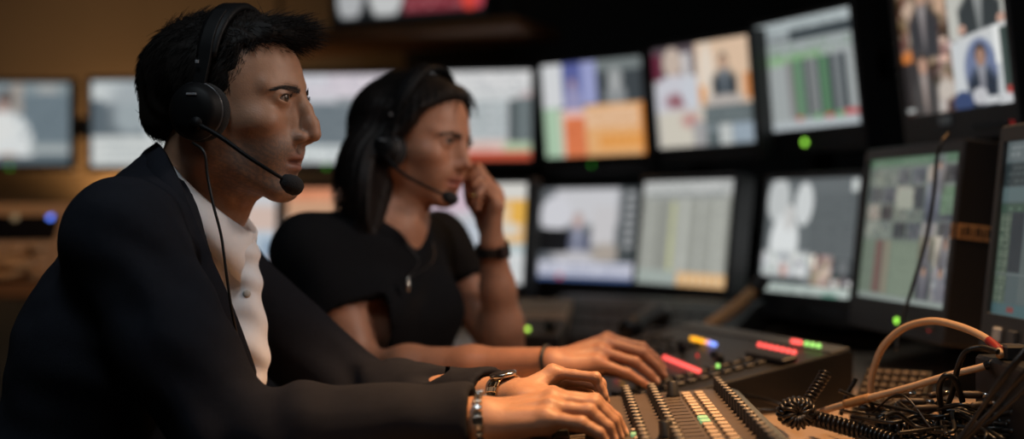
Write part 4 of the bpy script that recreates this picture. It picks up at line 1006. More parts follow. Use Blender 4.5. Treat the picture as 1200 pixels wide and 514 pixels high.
# ---- rack behind the monitors
rk = wthing('monitor_rack', 'black steel rack that carries both rows of monitors', 'rack', (.5, 3.3, .74))
def arm_end(k, ex=.0):
    b, R, w, h, bot, side, dp = SCR[k]; up = R[:, 2]; back = R[:, 1]
    return b+up*(bot+h/2)+back*(dp+.16+ex)
for row in (['U1', 'U2', 'U3', 'U4', 'U5', 'U6', 'U7', 'U8'], ['L1', 'L2', 'L3', 'L4', 'L5', 'L6', 'L7', 'L8']):
    P = [arm_end(k) for k in row]; P = [P[0]+(P[0]-P[1])*.2]+P+[P[-1]+(P[-1]-P[-2])*.25]
    for a, b in zip(P[:-1], P[1:]):
        d = b-a; l = np.linalg.norm(d); d /= l; s = np.cross(d, (0, 0, 1)); s /= np.linalg.norm(s)
        q = MB(); q.box((a+b)/2, (l+.02, .03, .07), np.stack([d, s, np.cross(s, d)*1.0], 1), .003); q.build('rail', M_STEEL, rk)
PU = [arm_end(k, .035) for k in ('U1', 'U2', 'U3', 'U4', 'U5', 'U6', 'U7', 'U8')]
for i, (a, zt) in enumerate([(PU[0]+np.array([-.42, .0, 0]), 0), (PU[2], 0), (PU[3], 0), ((PU[4]+PU[5])/2, 0), ((PU[5]+PU[6])/2, 0), ((PU[6]+PU[7])/2, 0), (PU[7], 0)]):
    q = MB(); q.box((a[0], a[1], .72), (.05, .05, 1.44), bev=.004); q.build('post', M_STEEL, rk)
    q = MB(); q.box((a[0], a[1], .008), (.14, .14, .016), bev=.003); q.build('foot_plate', M_STEEL, rk)
# ---- desk
t = wthing('control_desk', 'beige laminate control desk running under the consoles and cables', 'desk', (.5, 1.6, 0))
poly = [(-.30, .75), (-.30, 1.72), (-.13, 1.86), (-.10, 2.62), (-.30, 2.80), (-.85, 2.93), (-.85, 3.60), (.25, 3.62), (.80, 3.25), (1.28, 2.30), (1.28, .75)]
q = MB(); n = len(poly)
q.loft([[(x, y, z) for x, y in poly] for z in (.705, .737)]); q.build('desktop', M_LAM, t, .004)
q = MB(); q.loft([[(x*1.0+(.006 if x > .5 else -.006), y, z) for x, y in poly] for z in (.703, .725)]); q.build('edge_band', M_EDGE, t)
for (x, y, sx, sy) in ((.9, .95, .04, .36), (1.1, 2.1, .30, .04), (.30, 3.2, .5, .04), (-.6, 3.35, .04, .36), (.45, 1.9, .04, .5)):
    q = MB(); q.box((x, y, .352), (sx, sy, .704), bev=.003); q.build('support_panel', M_EDGE, t)
# ---- far-left desk with its upright button console
t = wthing('back_desk', 'brown side desk behind the man under the far-left monitors', 'desk', (-1.6, 3.35, 0))
q = MB(); q.box((-1.65, 3.22, .86), (1.30, .66, .035), bev=.004); q.build('desktop', M_OAK, t)
for x in (-2.27, -1.03):
    q = MB(); q.box((x, 3.22, .421), (.035, .60, .842), bev=.003); q.build('side_panel', M_EDGE, t)
M_TANP = mat('tan_console', (.42, .25, .13), .55, noise=.1, nscale=20)
M_TANK = mat('tan_key', (.50, .32, .19), .5, noise=.1, nscale=60)
M_DISP = mat('black_glass', (.006, .006, .008), .15)
M_LED_B = emat('blue_led', (.10, .22, 1.0), 2.2)
M_LED_W = emat('dim_white_led', (.5, .36, .2), .35)
t = wthing('switcher_panel', 'tan upright key panel with a blue light behind the man\'s shoulder', 'control panel', (-1.45, 3.0, .878))
tl = math.radians(32); Rp = rotx(-tl)      # local x right, y back, z up the face
Oc = np.array([-1.45, 2.985, .880])
def PP(x, y, z): return Oc+Rp @ np.array([x, y, z])
prof = [(-.0, 0), (-.0, .262), (.05, .262), (.13, .02), (.13, 0)]
q = MB(); L0 = []
for x in (-.55, .365):
    L0.append([tuple(PP(x, a, b)) for a, b in [(0, 0), (0, .235), (.035, .245), (.075, .225), (.105, .02)]])
q.loft(L0); q.build('panel_body', M_TANP, t, .006)
q = MB(); q.box(PP(-.097, -.004, .155), (.76, .010, .070), Rp, .003); q.build('display_strip', M_DISP, t)
for r_ in range(4):
    for c_ in range(22):
        q = MB(); q.box(PP(-.52+.0395*c_, -.005, .020+.027*r_), (.031, .016, .021), Rp, .004); q.build('key', M_TANK, t)
q = MB(); q.lathe([(.011, 0), (.011, .006), (.006, .010), (0, .011)], PP(.262, 0, .182), tuple(Rp @ np.array([0, -1, 0])), 16); q.build('blue_light', M_LED_B, t)
q = MB(); q.lathe([(.010, 0), (.010, .006), (.006, .010), (0, .011)], PP(.172, -.008, .182), tuple(Rp @ np.array([0, -1, 0])), 16); q.build('dim_light', M_LED_W, t)
# coil made up for unidentified clutter on that desk, low at the frame's left edge
M_TANC = mat('tan_cable', (.52, .30, .14), .5)
t = wthing('clutter_coil', 'tan cable coil standing in for unidentified clutter at the far left edge', 'cable', (-1.24, 2.93, .878))
q = MB(); P = []
for k in range(120):
    a = k*.21; r_ = .055+.012*math.sin(k*.37); P.append((-1.235+r_*math.cos(a), 2.93+r_*.55*math.sin(a), .890+.0006*k*.9+.006*math.sin(k*.5)))
q.tube(P, .007, 8); q.build('cable_loop', M_TANC, t)
q = MB(); q.tube([P[-1], (P[-1][0]+.015, 2.90, P[-1][2]+.01), (P[-1][0]+.04, 2.885, P[-1][2]+.012)], [.008, .011, .011], 12); q.build('plug', M_TANP, t)

# ---- office chairs the two people sit on
M_CHAIR = mat('charcoal_upholstery', (.020, .022, .030), .9, noise=.25, nscale=120, bump=.4, bscale=800)
def office_chair(label, c, yaw, lean=.12):
    t = thing('office_chair', label, 'chair', 'office chairs of the operators', (c[0], c[1], 0), (0, 0, yaw))
    def pad(name, cen, sx, sy, sz, R=None):
        q = MB(); loops = []
        for (k, f) in ((-1, .80), (-.8, .94), (-.3, 1), (.3, 1), (.8, .94), (1, .80)):
            L = []
            for i in range(28):
                a = 2*math.pi*i/28; ca, sa = math.cos(a), math.sin(a); e = .45
                p = np.array([math.copysign(abs(ca)**e, ca)*sx*f, math.copysign(abs(sa)**e, sa)*sy*f, k*sz]); L.append(tuple(np.array(cen)+(p if R is None else R @ p)))
            loops.append(L)
        q.loft(loops, smooth=True); return q.build(name, M_CHAIR, t)
    pad('seat', (.05, 0, .405), .24, .25, .035)
    pad('backrest', (-.245, 0, .70), .23, .21, .030, np.stack([np.array([-lean, 0, 1]), np.array([0, 1., 0]), np.array([-1., 0, -lean])], 1))
    q = MB(); q.tube([(-.05, 0, .36), (-.24, 0, .37), (-.285, 0, .45), (-.285, 0, .62)], .016, 10); q.build('back_support', M_STEEL, t)
    q = MB(); q.lathe([(.035, .10), (.035, .22), (.022, .23), (.022, .37)], (0, 0, 0), (0, 0, 1), 18); q.build('gas_column', M_STEEL, t)
    for k in range(5):
        a = 2*math.pi*k/5+.3; d = np.array([math.cos(a), math.sin(a), 0])
        q = MB(); q.tube([d*.03+np.array([0, 0, .125]), d*.28+np.array([0, 0, .075])], [.022, .014], 8); q.build('base_leg', M_STEEL, t)
        q = MB(); q.lathe([(.018, -.02), (.027, -.014), (.027, .014), (.018, .02)], d*.28+np.array([0, 0, .028]), tuple(np.cross(d, (0, 0, 1))), 16); q.build('caster', M_KNOB0, t)
    return t
M_KNOB0 = mat('caster_black', (.01, .01, .01), .5)
office_chair('dark upholstered office chair behind the man in the blazer', (-.555, 1.62), 0, .02)
office_chair('dark upholstered office chair under the woman', (-.28, 2.13), math.radians(-40), .15)
# ================================================================ consoles on the desk
M_DARKP = mat('dark_console_panel', (.010, .0095, .009), .45, noise=.15, nscale=40)
M_GREYP = mat('blue_grey_console_edge', (.06, .07, .075), .5, noise=.1)
M_MIXP = mat('brown_grey_mixer_panel', (.060, .046, .036), .45, noise=.15, nscale=60)
M_KNOB = mat('black_knob', (.010, .010, .010), .45)
M_KTOP = mat('pale_knob_cap', (.22, .19, .155), .4)
M_CREAM = mat('cream_button', (.30, .225, .16), .45)
M_GLIT = emat('lit_green_button', (.42, .85, .38), .40)
M_LR = emat('red_button_light', (1.0, .10, .085), 2.0)
M_LY = emat('amber_button_light', (1.0, .42, .015), 1.9)
M_LB = emat('blue_button_light', (.22, .34, 1.0), 1.9)
M_LP = emat('pink_button_light', (1.0, .45, .50), 1.3)
M_LG = emat('green_button_light', (.34, .78, .16), 1.5)
M_LGY = emat('yellow_green_light', (.50, .85, .10), 2.0)
def cast(px, py, p0, n):
    d = np.array([(px-600)/FPX, 1, -(py-HORY)/FPX]); o = np.array([0, 0, CAMZ]); t = ((p0-o)@n)/(d@n); return o+d*t
# ---- mixer under the man's hands
mx_o = np.array([.12, 1.47, .785]); sl_ = math.atan(.08); ya = math.radians(-2.2)
mR = rotz(ya) @ roty(-sl_); mN = mR[:, 2]
def MXP(u, v, w=0): return mx_o+mR @ np.array([u, v, w])
def mloc(px, py, w=0):
    return (cast(px, py, mx_o+mN*w, mN)-mx_o) @ mR
t = wthing('audio_mixer', 'low sound mixer with rows of knobs under the man\'s hands', 'mixer', (.12, 1.47, .737))
UL, UR, VN, VF = -.165, .186, -.32, .248
q = MB(); prof = []
for v in (VN, VF):
    L = []
    for (u, dz) in ((UL, -.026), (UL, 0), (UR, 0), (UR+.010, -.004), (UR+.012, -.020)): L.append(tuple(MXP(u, v, dz)))
    L.append((MXP(UR+.012, v, 0)[0], MXP(UR+.012, v, 0)[1], .738)); L.append((MXP(UL, v, 0)[0], MXP(UL, v, 0)[1], .738)); prof.append(L)
q.loft(prof); q.build('mixer_body', M_GREYP, t, .003)
q = MB(); q.box(MXP((UL+UR)/2-.004, (VN+VF)/2, .0012), (UR-UL-.035, VF-VN-.012, .0024), mR, .001); face = q.build('control_surface', M_MIXP, t)
def knob(u, v, r, h, cap=True, mt=None, name='knob', parent=None):
    q = MB(); q.lathe([(r*1.15, 0), (r*1.15, h*.12), (r, h*.2), (r*.93, h*.96), (r*.8, h)], MXP(u, v, .0024), tuple(mN), 14)
    if not cap: q.lathe([(r*.8, h), (0, h)], MXP(u, v, .0024), tuple(mN), 14)
    k = q.build(name, mt or M_KNOB, t)
    if cap: q = MB(); q.lathe([(r*.80, h*.98), (r*.78, h*1.03), (0, h*1.04)], MXP(u, v, .0024), tuple(mN), 14); q.build('knob_cap', M_KTOP, k)
    return k
nch = 22; pitch = .0243; v0 = VF-.018
for i in range(nch):
    v = v0-pitch*i
    knob(.164, v, .0058, .017)                 # tall outer row
    if i < 19: knob(.0705, v, .0066, .015)
    if i < 18: knob(.034, v, .0066, .015)
    for j, u in enumerate((.1155, .1335)):      # cream buttons
        q = MB(); q.box(MXP(u, v-.030, .0045), (.0125, .0125, .005), mR, .0012)
        q.build('channel_button', M_GLIT if (j == 0 and i in (8, 9)) or (j == 1 and i == 15) else M_CREAM, t)
    q = MB(); q.box(MXP(.091, v-.012, .0026), (.028, .0012, .0008), mR); q.build('panel_line', M_KNOB, face)
    if i < 20:                                   # faders nearest the operator
        q = MB(); q.box(MXP(-.055, v-.012, .0026), (.085, .003, .0008), mR); q.build('fader_slot', M_KNOB, face)
        uu = -.055+.034*math.sin(i*1.7); q = MB()
        q.loft([[tuple(MXP(uu+a, v-.012+b, .003)) for a, b in ((-.011, -.006), (.011, -.006), (.011, .006), (-.011, .006))],
                [tuple(MXP(uu+a, v-.012+b, .012)) for a, b in ((-.009, -.005), (.009, -.005), (.009, .005), (-.009, .005))]]); q.build('fader_cap', M_KNOB, t)
for (px, py) in ((745, 503), (745, 508), (749, 513)):
    l = mloc(px, py, .005); q = MB(); q.box(MXP(l[0], l[1], .0045), (.012, .0105, .005), mR, .0012); q.build('channel_button', M_GLIT if py == 508 else M_CREAM, t)
l = mloc(789, 466); knob(l[0], l[1], .0085, .022, False)
l = mloc(781, 514); knob(l[0], l[1]-.004, .0085, .020, False)
for (px, py) in ((774, 466), (814, 474)):
    l = mloc(px, py, .004); q = MB(); q.lathe([(.003, 0), (.003, .003), (0, .0045)], MXP(l[0], l[1], .0024), tuple(mN), 10); q.build('red_light', M_LED_R, t)
# ---- wedge console under the woman's hand
cR_ = W(1000, 408, 1.92); cv = np.array([-.93, -.37, 0]); cv /= np.linalg.norm(cv); cu = np.array([-.37, .93, 0]); cu /= np.linalg.norm(cu)
CL, CWD = .47, .50; slope = (cR_[2]-.750)/CL
cX = -cv*1.0; cX = cX+np.array([0, 0, slope]); cX /= np.linalg.norm(cX); cN = np.cross(cX, cu); cN /= np.linalg.norm(cN)
if cN[2] < 0: cN = -cN
fr = cR_+cv*CL; fr[2] = .750            # front near corner
cRm = np.stack([cX, cu, cN], 1)
def CP(a, b, c=0): return fr+cX*a+cu*b+cN*c           # a up the slope, b away from the camera
TL_ = np.linalg.norm(cR_-fr)
t2 = wthing('vision_console', 'dark wedge-shaped console with red and amber lights under the woman\'s hand', 'console', tuple((fr+cR_)/2*np.array([1, 1, 0])+cu*.25+np.array([0, 0, .737])))
q = MB(); prof = []
for b in (0, CWD):
    L = [tuple(CP(0, b)), tuple(CP(TL_-.012, b)), tuple(CP(TL_, b, -.006))]
    e = CP(TL_, b); L.append((e[0], e[1], .738)); e = CP(0, b); L.append((e[0], e[1], .738)); prof.append(L)
q.loft(prof); q.build('console_body', M_DARKP, t2, .003)
q = MB(); q.box(CP(.035, CWD/2, .001), (.060, CWD-.01, .003), cRm, .001); q.build('wrist_strip', M_GREYP, t2)
q = MB(); q.box(CP(TL_-.022, CWD/2, .001), (.036, CWD-.01, .003), cRm, .001); q.build('rear_strip', M_GREYP, t2)
def cloc(px, py): return (cast(px, py, fr, cN)-fr) @ cRm
def led(px, py, m, name, r=.0042):
    l = cloc(px, py); q = MB(); q.lathe([(r, 0), (r, .004), (r*.7, .006), (0, .0065)], CP(l[0], l[1], .004), tuple(cN), 12); q.build(name, m, t2)
def ledrow(a, b, n, m, name, r=.0042):
    for i in range(n): led(a[0]+(b[0]-a[0])*i/max(n-1, 1), a[1]+(b[1]-a[1])*i/max(n-1, 1), m, name, r)
ledrow((780, 423), (819, 439), 9, M_LR, 'red_light'); ledrow((891, 408), (931, 417), 7, M_LR, 'red_light'); ledrow((930, 404), (938, 405.5), 3, M_LR, 'red_light')
ledrow((946, 407), (960, 409.5), 3, M_LG, 'green_light'); ledrow((812, 400.5), (825, 404), 4, M_LY, 'amber_light'); led(830, 405, M_LP, 'pink_light'); ledrow((834, 406.5), (838, 407.5), 2, M_LB, 'blue_light')
led(842, 433, M_LG, 'green_light', .003); led(722, 443, M_LR, 'red_light'); led(729, 446, M_LY, 'amber_light'); led(818, 421, M_LED_R, 'dim_red_light', .002)
# rows of dark keys, a lever and fader knobs on its panel
for b0, a0, n, sp in ((.06, .10, 12, .0215), (.10, .10, 12, .0215), (.30, .08, 14, .0215), (.34, .08, 14, .0215), (.40, .08, 14, .0215), (.45, .08, 14, .0215)):
    for i in range(n):
        q = MB(); q.box(CP(a0+sp*i, b0, .0025), (.016, .022, .005), cRm, .0015); q.build('console_key', M_KNOB, t2)
for (px, py, r, h) in ((777, 443, .009, .016), (770, 450, .009, .012), (838, 417, .008, .009), (845, 428, .007, .018), (800, 412, .006, .02)):
    l = cloc(px, py); q = MB(); q.lathe([(r, 0), (r*.9, h*.9), (r*.7, h), (0, h)], CP(l[0], l[1], .001), tuple(cN), 16); q.build('control_knob', M_KNOB, t2)
for (a, b) in ((.36, .06),):
    q = MB(); q.box(CP(a, b, .006), (.03, .11, .010), cRm, .003); q.build('lever_block', M_KNOB, t2)
# ---- things further back on the desk
M_BEIGEK = mat('beige_keyboard', (.46, .30, .19), .5, noise=.1, nscale=80)
def flat_board(name, label, cat, cx, cy, wx, wy, z0, tilt, yaw, m, mk, rows, cols, h=.022, keyname='key'):
    t = thing(name, label, cat, None, (cx, cy, z0), (0, 0, yaw))
    s = math.sin(tilt)*wy
    q = MB(); q.loft([[(x, -wy/2, 0), (x, -wy/2, h*.7), (x, wy/2, h*.7+s), (x, wy/2, 0)] for x in (-wx/2, wx/2)]); q.build('board_case', m, t, .003)
    R = rotx(tilt)
    for r in range(rows):
        for c in range(cols):
            y = -wy*.42+wy*.84*(r+.5)/rows; x = -wx*.46+wx*.92*(c+.5)/cols
            q = MB(); q.box((x, y, h*.7+(y+wy/2)/wy*s+.003), (wx*.80/cols, wy*.68/rows, .008), R, .002); q.build(keyname, mk, t)
    return t
flat_board('keyboard', 'beige keyboard lit brown on the desk right of the woman\'s elbow', 'keyboard', +.055, 2.72, .13, .36, .738, .25, -.15, M_BEIGEK, M_BEIGEK, 5, 5)
t = thing('router_panel', 'low black router panel on the desk beyond the woman\'s hand', 'control panel', None, (.30, 2.80, .738), (0, 0, -.50))
q = MB(); q.loft([[(x, -.16, 0), (x, -.16, .03), (x, .10, .105), (x, .16, .105), (x, .16, 0)] for x in (-.27, .25)]); q.build('panel_case', M_DARKP, t, .004)
for r in range(3):
    for c in range(12):
        q = MB(); q.box((-.19+.0345*c, -.12+.07*r, .040+.0202*r), (.024, .03, .010), rotx(.28), .002); q.build('router_key', M_KNOB, t)
t = thing('intercom_box', 'small dark intercom box with green light beside the woman\'s elbow', 'intercom', None, (.035, 2.45, .738), (0, 0, -.2))
q = MB(); q.loft([[(x, -.05, 0), (x, -.05, .068), (x, .05, .093), (x, .05, 0)] for x in (-.05, .07)]); q.build('box_case', M_DARKP, t, .004)
for x in (-.010, .0): 
    q = MB(); q.lathe([(.0055, 0), (.0055, .004), (0, .006)], (x, -.02, .0755), (0, -.25, 1), 12); q.build('green_light', M_LGY, t)
q = MB(); q.lathe([(.012, 0), (.011, .016), (.008, .018), (0, .018)], (.045, -.005, .079), (0, -.25, 1), 16); q.build('volume_knob', M_KNOB, t)
t = thing('telephone', 'black desk telephone sitting beyond the woman\'s knuckles', 'telephone', None, (.33, 2.43, .738), (0, 0, -.5))
q = MB(); q.loft([[(x, -.085, 0), (x, -.085, .025), (x, .085, .07), (x, .085, 0)] for x in (-.10, .10)]); q.build('phone_base', M_KNOB, t, .006)
q = MB(); q.tube([(-.065, -.08, .075), (-.065, -.06, .085), (-.065, .0, .095), (-.065, .06, .105), (-.065, .09, .095)], [.026, .022, .017, .022, .026], 12); q.build('handset', M_KNOB, t)
for r in range(4):
    for c in range(3):
        q = MB(); q.box((.0+.028*c, -.05+.028*r, .040+.0075*r), (.019, .017, .008), rotx(.26), .002); q.build('dial_key', M_BTN, t)
t = wthing('gooseneck_stalk', 'tan gooseneck stalk leaning behind the far end of the vision console', 'gooseneck', tuple(W(822, 398, 2.6)*np.array([1, 1, 0])+np.array([0, 0, .738])))
f0 = W(818, 402, 2.55); f0[2] = .738
q = MB(); q.tube(catmull([f0, W(826, 388, 2.56), W(845, 372, 2.57), W(866, 356, 2.58), W(884, 339, 2.6)], 10), [.013]*41, 12); q.build('flexible_stem', M_TANC, t)
q = MB(); q.lathe([(.032, 0), (.032, .010), (.016, .016)], f0, (0, 0, 1), 20); q.build('stem_base', M_KNOB, t)
q = MB(); e = W(884, 339, 2.6); q.lathe([(.013, -.004), (.017, .0), (.017, .03), (.010, .036), (0, .036)], e, (.6, .05, .65), 16); q.build('stem_tip', M_KNOB, t)
# keypad and patch box near the cables
M_BROWNK = mat('brown_key', (.055, .034, .020), .5)
t = flat_board('keypad', 'dark keypad with brown keys standing among the cables', 'keypad', .572, 1.80, .10, .12, .738, .50, -.5, M_KNOB, M_BROWNK, 6, 7, .02)
t = wthing('patch_box', 'black patch box full of plugs at the lower right corner', 'patch box', (.64, 1.42, .738))
q = MB(); q.box((.665, 1.45, .803), (.13, .20, .13), bev=.004); q.build('box_case', M_KNOB, t)
r = np.random.default_rng(9)
for i in range(4):
    for j in range(3):
        q = MB(); p = np.array([.62+.03*i, 1.349, .765+.034*j]); q.lathe([(.009, 0), (.009, .006), (.006, .006), (.006, .012), (0, .012)], p, (0, -1, 0), 12); q.build('socket', M_STEEL if (i+j) % 2 else mat('brass_socket', (.40, .22, .08), .35, 1.0), t)
q = MB(); q.box(W(1177, 404, 1.5)+np.array([0, 0, -.003]), (.036, .022, .008), rotz(.1), .002); 
q.build('plug_tab', M_TANC, t)
for i in range(5):
    q = MB(); p = np.array([.615+.022*i, 1.375+.012*(i % 2), .869]); q.lathe([(.008, 0), (.008, .006), (.006, .008), (.006, .020), (.004, .026)], p, (0, 0, 1), 12); q.build('plug', M_STEEL if i % 2 else M_BROWNK, t)
q = MB(); q.box((.625, 1.49, .877), (.030, .026, .020), bev=.003); q.build('connector_shell', M_STEEL, t)
# ================================================================ headsets, watches, jewellery
M_HS = mat('headset_black', (.0035, .0035, .004), .55, spec=.16, noise=.1)
M_HSR = mat('headset_ring', (.035, .037, .042), .28)
M_FOAM = mat('black_foam', (.012, .012, .013), .95, bump=.8, bscale=700)
M_CORD = mat('black_cord', (.008, .008, .008), .5)
M_CHROME = mat('steel', (.55, .53, .50), .25, 1.0)
M_GOLD = mat('gold', (.83, .52, .18), .25, 1.0)
M_DIAL = mat('watch_dial', (.02, .02, .022), .2)
M_SILVERM = mat('grey_mark', (.25, .26, .28), .4)
def headset(H, label, ear, r, mic, boom, cord, R_, cupout=.102):
    root = wthing('headset', label, 'headset', tuple(H.pt((ear[0], 0, .12))))
    for sg in (-1, 1):
        ax = H.R @ np.array([0, sg, 0.]); c = H.pt((ear[0], sg*(cupout-.034), ear[1]))
        q = MB(); q.lathe([(r*.55, 0), (r*.80, .0), (r*.98, .006), (r*1.0, .013), (r*.94, .019), (r*.8, .021)], c, tuple(ax), 36); cup = q.build('ear_cushion', M_FOAM, root)
        q = MB(); q.lathe([(r*.84, .020), (r*.95, .023), (r*.95, .028), (r*.86, .031), (r*.84, .035), (r*.70, .040), (r*.42, .043), (0, .0435)], c, tuple(ax), 36); sh = q.build('ear_cup', M_HS, root)
        q = MB(); q.lathe([(r*.955, .0235), (r*.975, .0255), (r*.955, .0275)], c, tuple(ax), 36); q.build('cup_ring', M_HSR, sh)
        if sg < 0:
            q = MB(); q.box(c+ax*.0435+H.R @ np.array([.002, 0, r*.52]), (.014, .0012, .0028), H.R, .0005); q.build('cup_mark', M_SILVERM, sh)
        # slider arm from the cup up to the band
        ry, rz, zc = R_; a0 = (ear[0], sg*(cupout-.006), ear[1]+r*.35); pts = [a0]+[(ear[0]+.006+.004*math.sin(q_), sg*(ry+.005)*math.cos(q_), zc+(rz+.005)*math.sin(q_)) for q_ in (0.05, .35, .65, .95)]
        P = catmull([H.pt(p) for p in pts], 6); loops = []
        f = H.R[:, 0]
        for i, p in enumerate(P):
            o = p-H.pt((ear[0], 0, .0)); o = o-f*(o@f); o /= np.linalg.norm(o)
            w = .0085; loops.append([p+f*w+o*.003, p-f*w+o*.003, p-f*w-o*.003, p+f*w-o*.003])
        q = MB(); q.loft(loops); q.build('slider_arm', M_HS, root, .001)
        if sg < 0:
            q = MB(); q.box(H.pt((ear[0]+.002, -(cupout-.003), ear[1]+.062)), (.005, .0012, .004), H.R, .0003); q.build('slider_mark', M_SILVERM, root)
    # head band over the top
    loops = []; f = H.R[:, 0]; n = 36
    for i in range(n+1):
        a = math.radians(8+164*i/n); ry, rz, zc = R_
        p = H.pt((ear[0]+.006+.004*math.sin(a), ry*math.cos(a), zc+rz*max(math.sin(a), -.3))); o = H.R @ np.array([0, math.cos(a)/ry, math.sin(a)/rz]); o /= np.linalg.norm(o)
        w = .0125+.006*max(0, math.sin(a)); th = .003+.0025*max(0, math.sin(a))
        loops.append([p+f*w+o*th*.4, p+f*w*.7+o*th, p-f*w*.7+o*th, p-f*w+o*th*.4, p-f*w-o*th*.4, p-f*w*.7-o*th, p+f*w*.7-o*th, p+f*w-o*th*.4])
    q = MB(); q.loft(loops, smooth=True); q.build('headband', M_HS, root)
    a = catmull(boom, 8); q = MB(); q.tube(a, [.0032+(.0022-.0032)*i/(len(a)-1) for i in range(len(a))], 10); q.lathe([(.009, -.003), (.009, .003), (0, .004)], a[0], tuple(H.R @ np.array([0, -1., 0])), 16)
    bm_ = q.build('microphone_boom', M_HS, root)
    d = a[-1]-a[-3]; d /= np.linalg.norm(d); rr, ll = mic
    q = MB(); q.lathe([(0, -ll*.5), (rr*.55, -ll*.46), (rr*.85, -ll*.25), (rr, 0), (rr*.93, ll*.25), (rr*.62, ll*.43), (0, ll*.5)], a[-1]+d*ll*.35, tuple(d), 22); q.build('microphone_foam', M_FOAM, root)
    if cord:
        q = MB(); q.tube(catmull(cord, 8), .0018, 8); q.build('cord', M_CORD, root)
    return root
Hm = HM
def hp(px, py, d): return np.array(W(px, py, d))
headset(Hm, 'black headset on the dark-haired man in the blazer', (-.006, -.024), .0385, (.0125, .031),
        [Hm.pt((.002, -.108, -.040)), hp(258, 160, 1.485), hp(290, 183, 1.478), hp(318, 201, 1.482), hp(334, 211, 1.492)],
        [Hm.pt((-.006, -.100, -.064)), hp(239, 178, 1.49), hp(243, 205, 1.492), hp(250, 240, 1.488), hp(259, 275, 1.49), hp(264, 310, 1.49), hp(271, 360, 1.50), hp(279, 398, 1.52)], (.084, .088, .034))
headset(HF, 'black headset on the dark-haired woman in the t-shirt', (.002, -.032), .030, (.0115, .030),
        [HF.pt((.010, -.110, -.042)), hp(470, 202, 1.985), hp(495, 216, 1.975), hp(512, 224, 1.98), hp(522, 229, 1.99)], None, (.087, .092, .036), .104)
# watches
def wrist_ring(c, ax, up, ry, rz, n):
    ax = ax/np.linalg.norm(ax); up = np.array(up, float); up -= ax*(up@ax); up /= np.linalg.norm(up); s = np.cross(up, ax)
    return [(c+s*ry*math.sin(2*math.pi*k/n)+up*rz*math.cos(2*math.pi*k/n), ax, s*math.cos(2*math.pi*k/n)-up*math.sin(2*math.pi*k/n), s*math.sin(2*math.pi*k/n)+up*math.cos(2*math.pi*k/n)) for k in range(n)]
def link_band(name, root, ring, wd, ln, th, m, skip=()):
    q = MB()
    for k, (p, a, tt, o) in enumerate(ring):
        if k in skip: continue
        Rr = np.stack([a, tt, o], 1)
        q.box(p, (wd*.5, ln, th), Rr, th*.25); q.box(p+a*wd*.36, (wd*.22, ln*.9, th*.85), Rr, th*.25); q.box(p-a*wd*.36, (wd*.22, ln*.9, th*.85), Rr, th*.25)
    return q.build(name, m, root)
dL = XM['dL']; c = JM['wL']-dL*.004
t = wthing('wristwatch', 'steel wristwatch on the man\'s far wrist at the blazer cuff', 'watch', tuple(c))
up = np.array([.05, -.22, 1.0]); rg = wrist_ring(c, dL, up, .0300, .0300, 26); link_band('link_band', t, rg, .019, .0078, .0030, M_GOLD if False else mat('two_tone_steel', (.66, .50, .32), .22, 1.0), (0, 1, 25))
p, a, tt, o = rg[0]; q = MB(); q.lathe([(.016, -.002), (.0178, -.001), (.0178, .0030), (.0160, .0042)], p, tuple(o), 28); q.build('watch_case', M_CHROME, t)
q = MB(); q.lathe([(.016, .0036), (.0155, .0044), (0, .0046)], p, tuple(o), 28); q.build('watch_dial', M_DIAL, t)
dR = XM['dR']; c = JM['wR']-dR*.001
t = wthing('bracelet', 'silver link bracelet on the man\'s near wrist', 'bracelet', tuple(c))
rg = wrist_ring(c, dR, (0, 0, 1), .0315, .0320, 26); link_band('link_band', t, rg, .010, .0066, .0040, M_CHROME)
q = MB(); p, a, tt, o = rg[20]; q.box(p+o*.001, (.012, .010, .004), np.stack([a, tt, o], 1), .001); q.build('clasp', M_CHROME, t)
# the woman's things
dW = JF['wL']-JF['eL']; dW /= np.linalg.norm(dW); c = JF['wL']-dW*.012
t = wthing('wristwatch', 'black strap watch on the woman\'s raised wrist', 'watch', tuple(c))
n = 40; rg = wrist_ring(c, dW, (.6, -.8, 0), .0285, .0285, n); loops = []
for (p, a, tt, o) in rg+rg[:1]: loops.append([p+a*.0085+o*.0015, p-a*.0085+o*.0015, p-a*.0085-o*.0015, p+a*.0085-o*.0015])
q = MB(); q.loft(loops, False, False); q.build('strap', M_CORD, t)
p, a, tt, o = rg[0]; q = MB(); q.box(p+o*.004, (.024, .024, .009), np.stack([a, tt, o], 1), .003); q.build('watch_case', M_HS, t)
q = MB(); q.box(p+o*.0088, (.019, .019, .0012), np.stack([a, tt, o], 1), .0004); q.build('watch_face', M_DIAL, t)
dW = JF['wR']-JF['eR']; dW /= np.linalg.norm(dW); c = JF['wR']-dW*.004
t = wthing('hair_tie', 'thin black hair tie round the woman\'s wrist over the console', 'hair tie', tuple(c))
P = [p for (p, a, tt, o) in wrist_ring(c, dW, (0, 0, 1), .0245, .0250, 40)]; q = MB(); V, Fs = sweep([np.array(x) for x in P+P[:2]], [.0032]*42, 8); q.add(V, Fs, True); q.build('elastic_band', M_CORD, t)
fb = [np.array(W(584, 232, 2.112)), np.array(W(565, 206, 2.096))]; d = fb[1]-fb[0]; d /= np.linalg.norm(d); c = fb[0]+d*.018
c = np.array(W(556, 225, 2.088)); d = np.array(W(556, 236, 2.09))-np.array(W(556, 218, 2.082)); d /= np.linalg.norm(d)
c = np.array(W(556, 228, 2.0865))
t = wthing('ring', 'gold ring on the woman\'s raised hand by her mouth', 'ring', tuple(c))
P = [p for (p, a, tt, o) in wrist_ring(c, d, (0, -1, .2), .0086, .0086, 32)]; q = MB(); V, Fs = sweep([np.array(x) for x in P+P[:2]], [.0024]*34, 8); q.add(V, Fs, True); q.build('gold_band', M_GOLD, t)
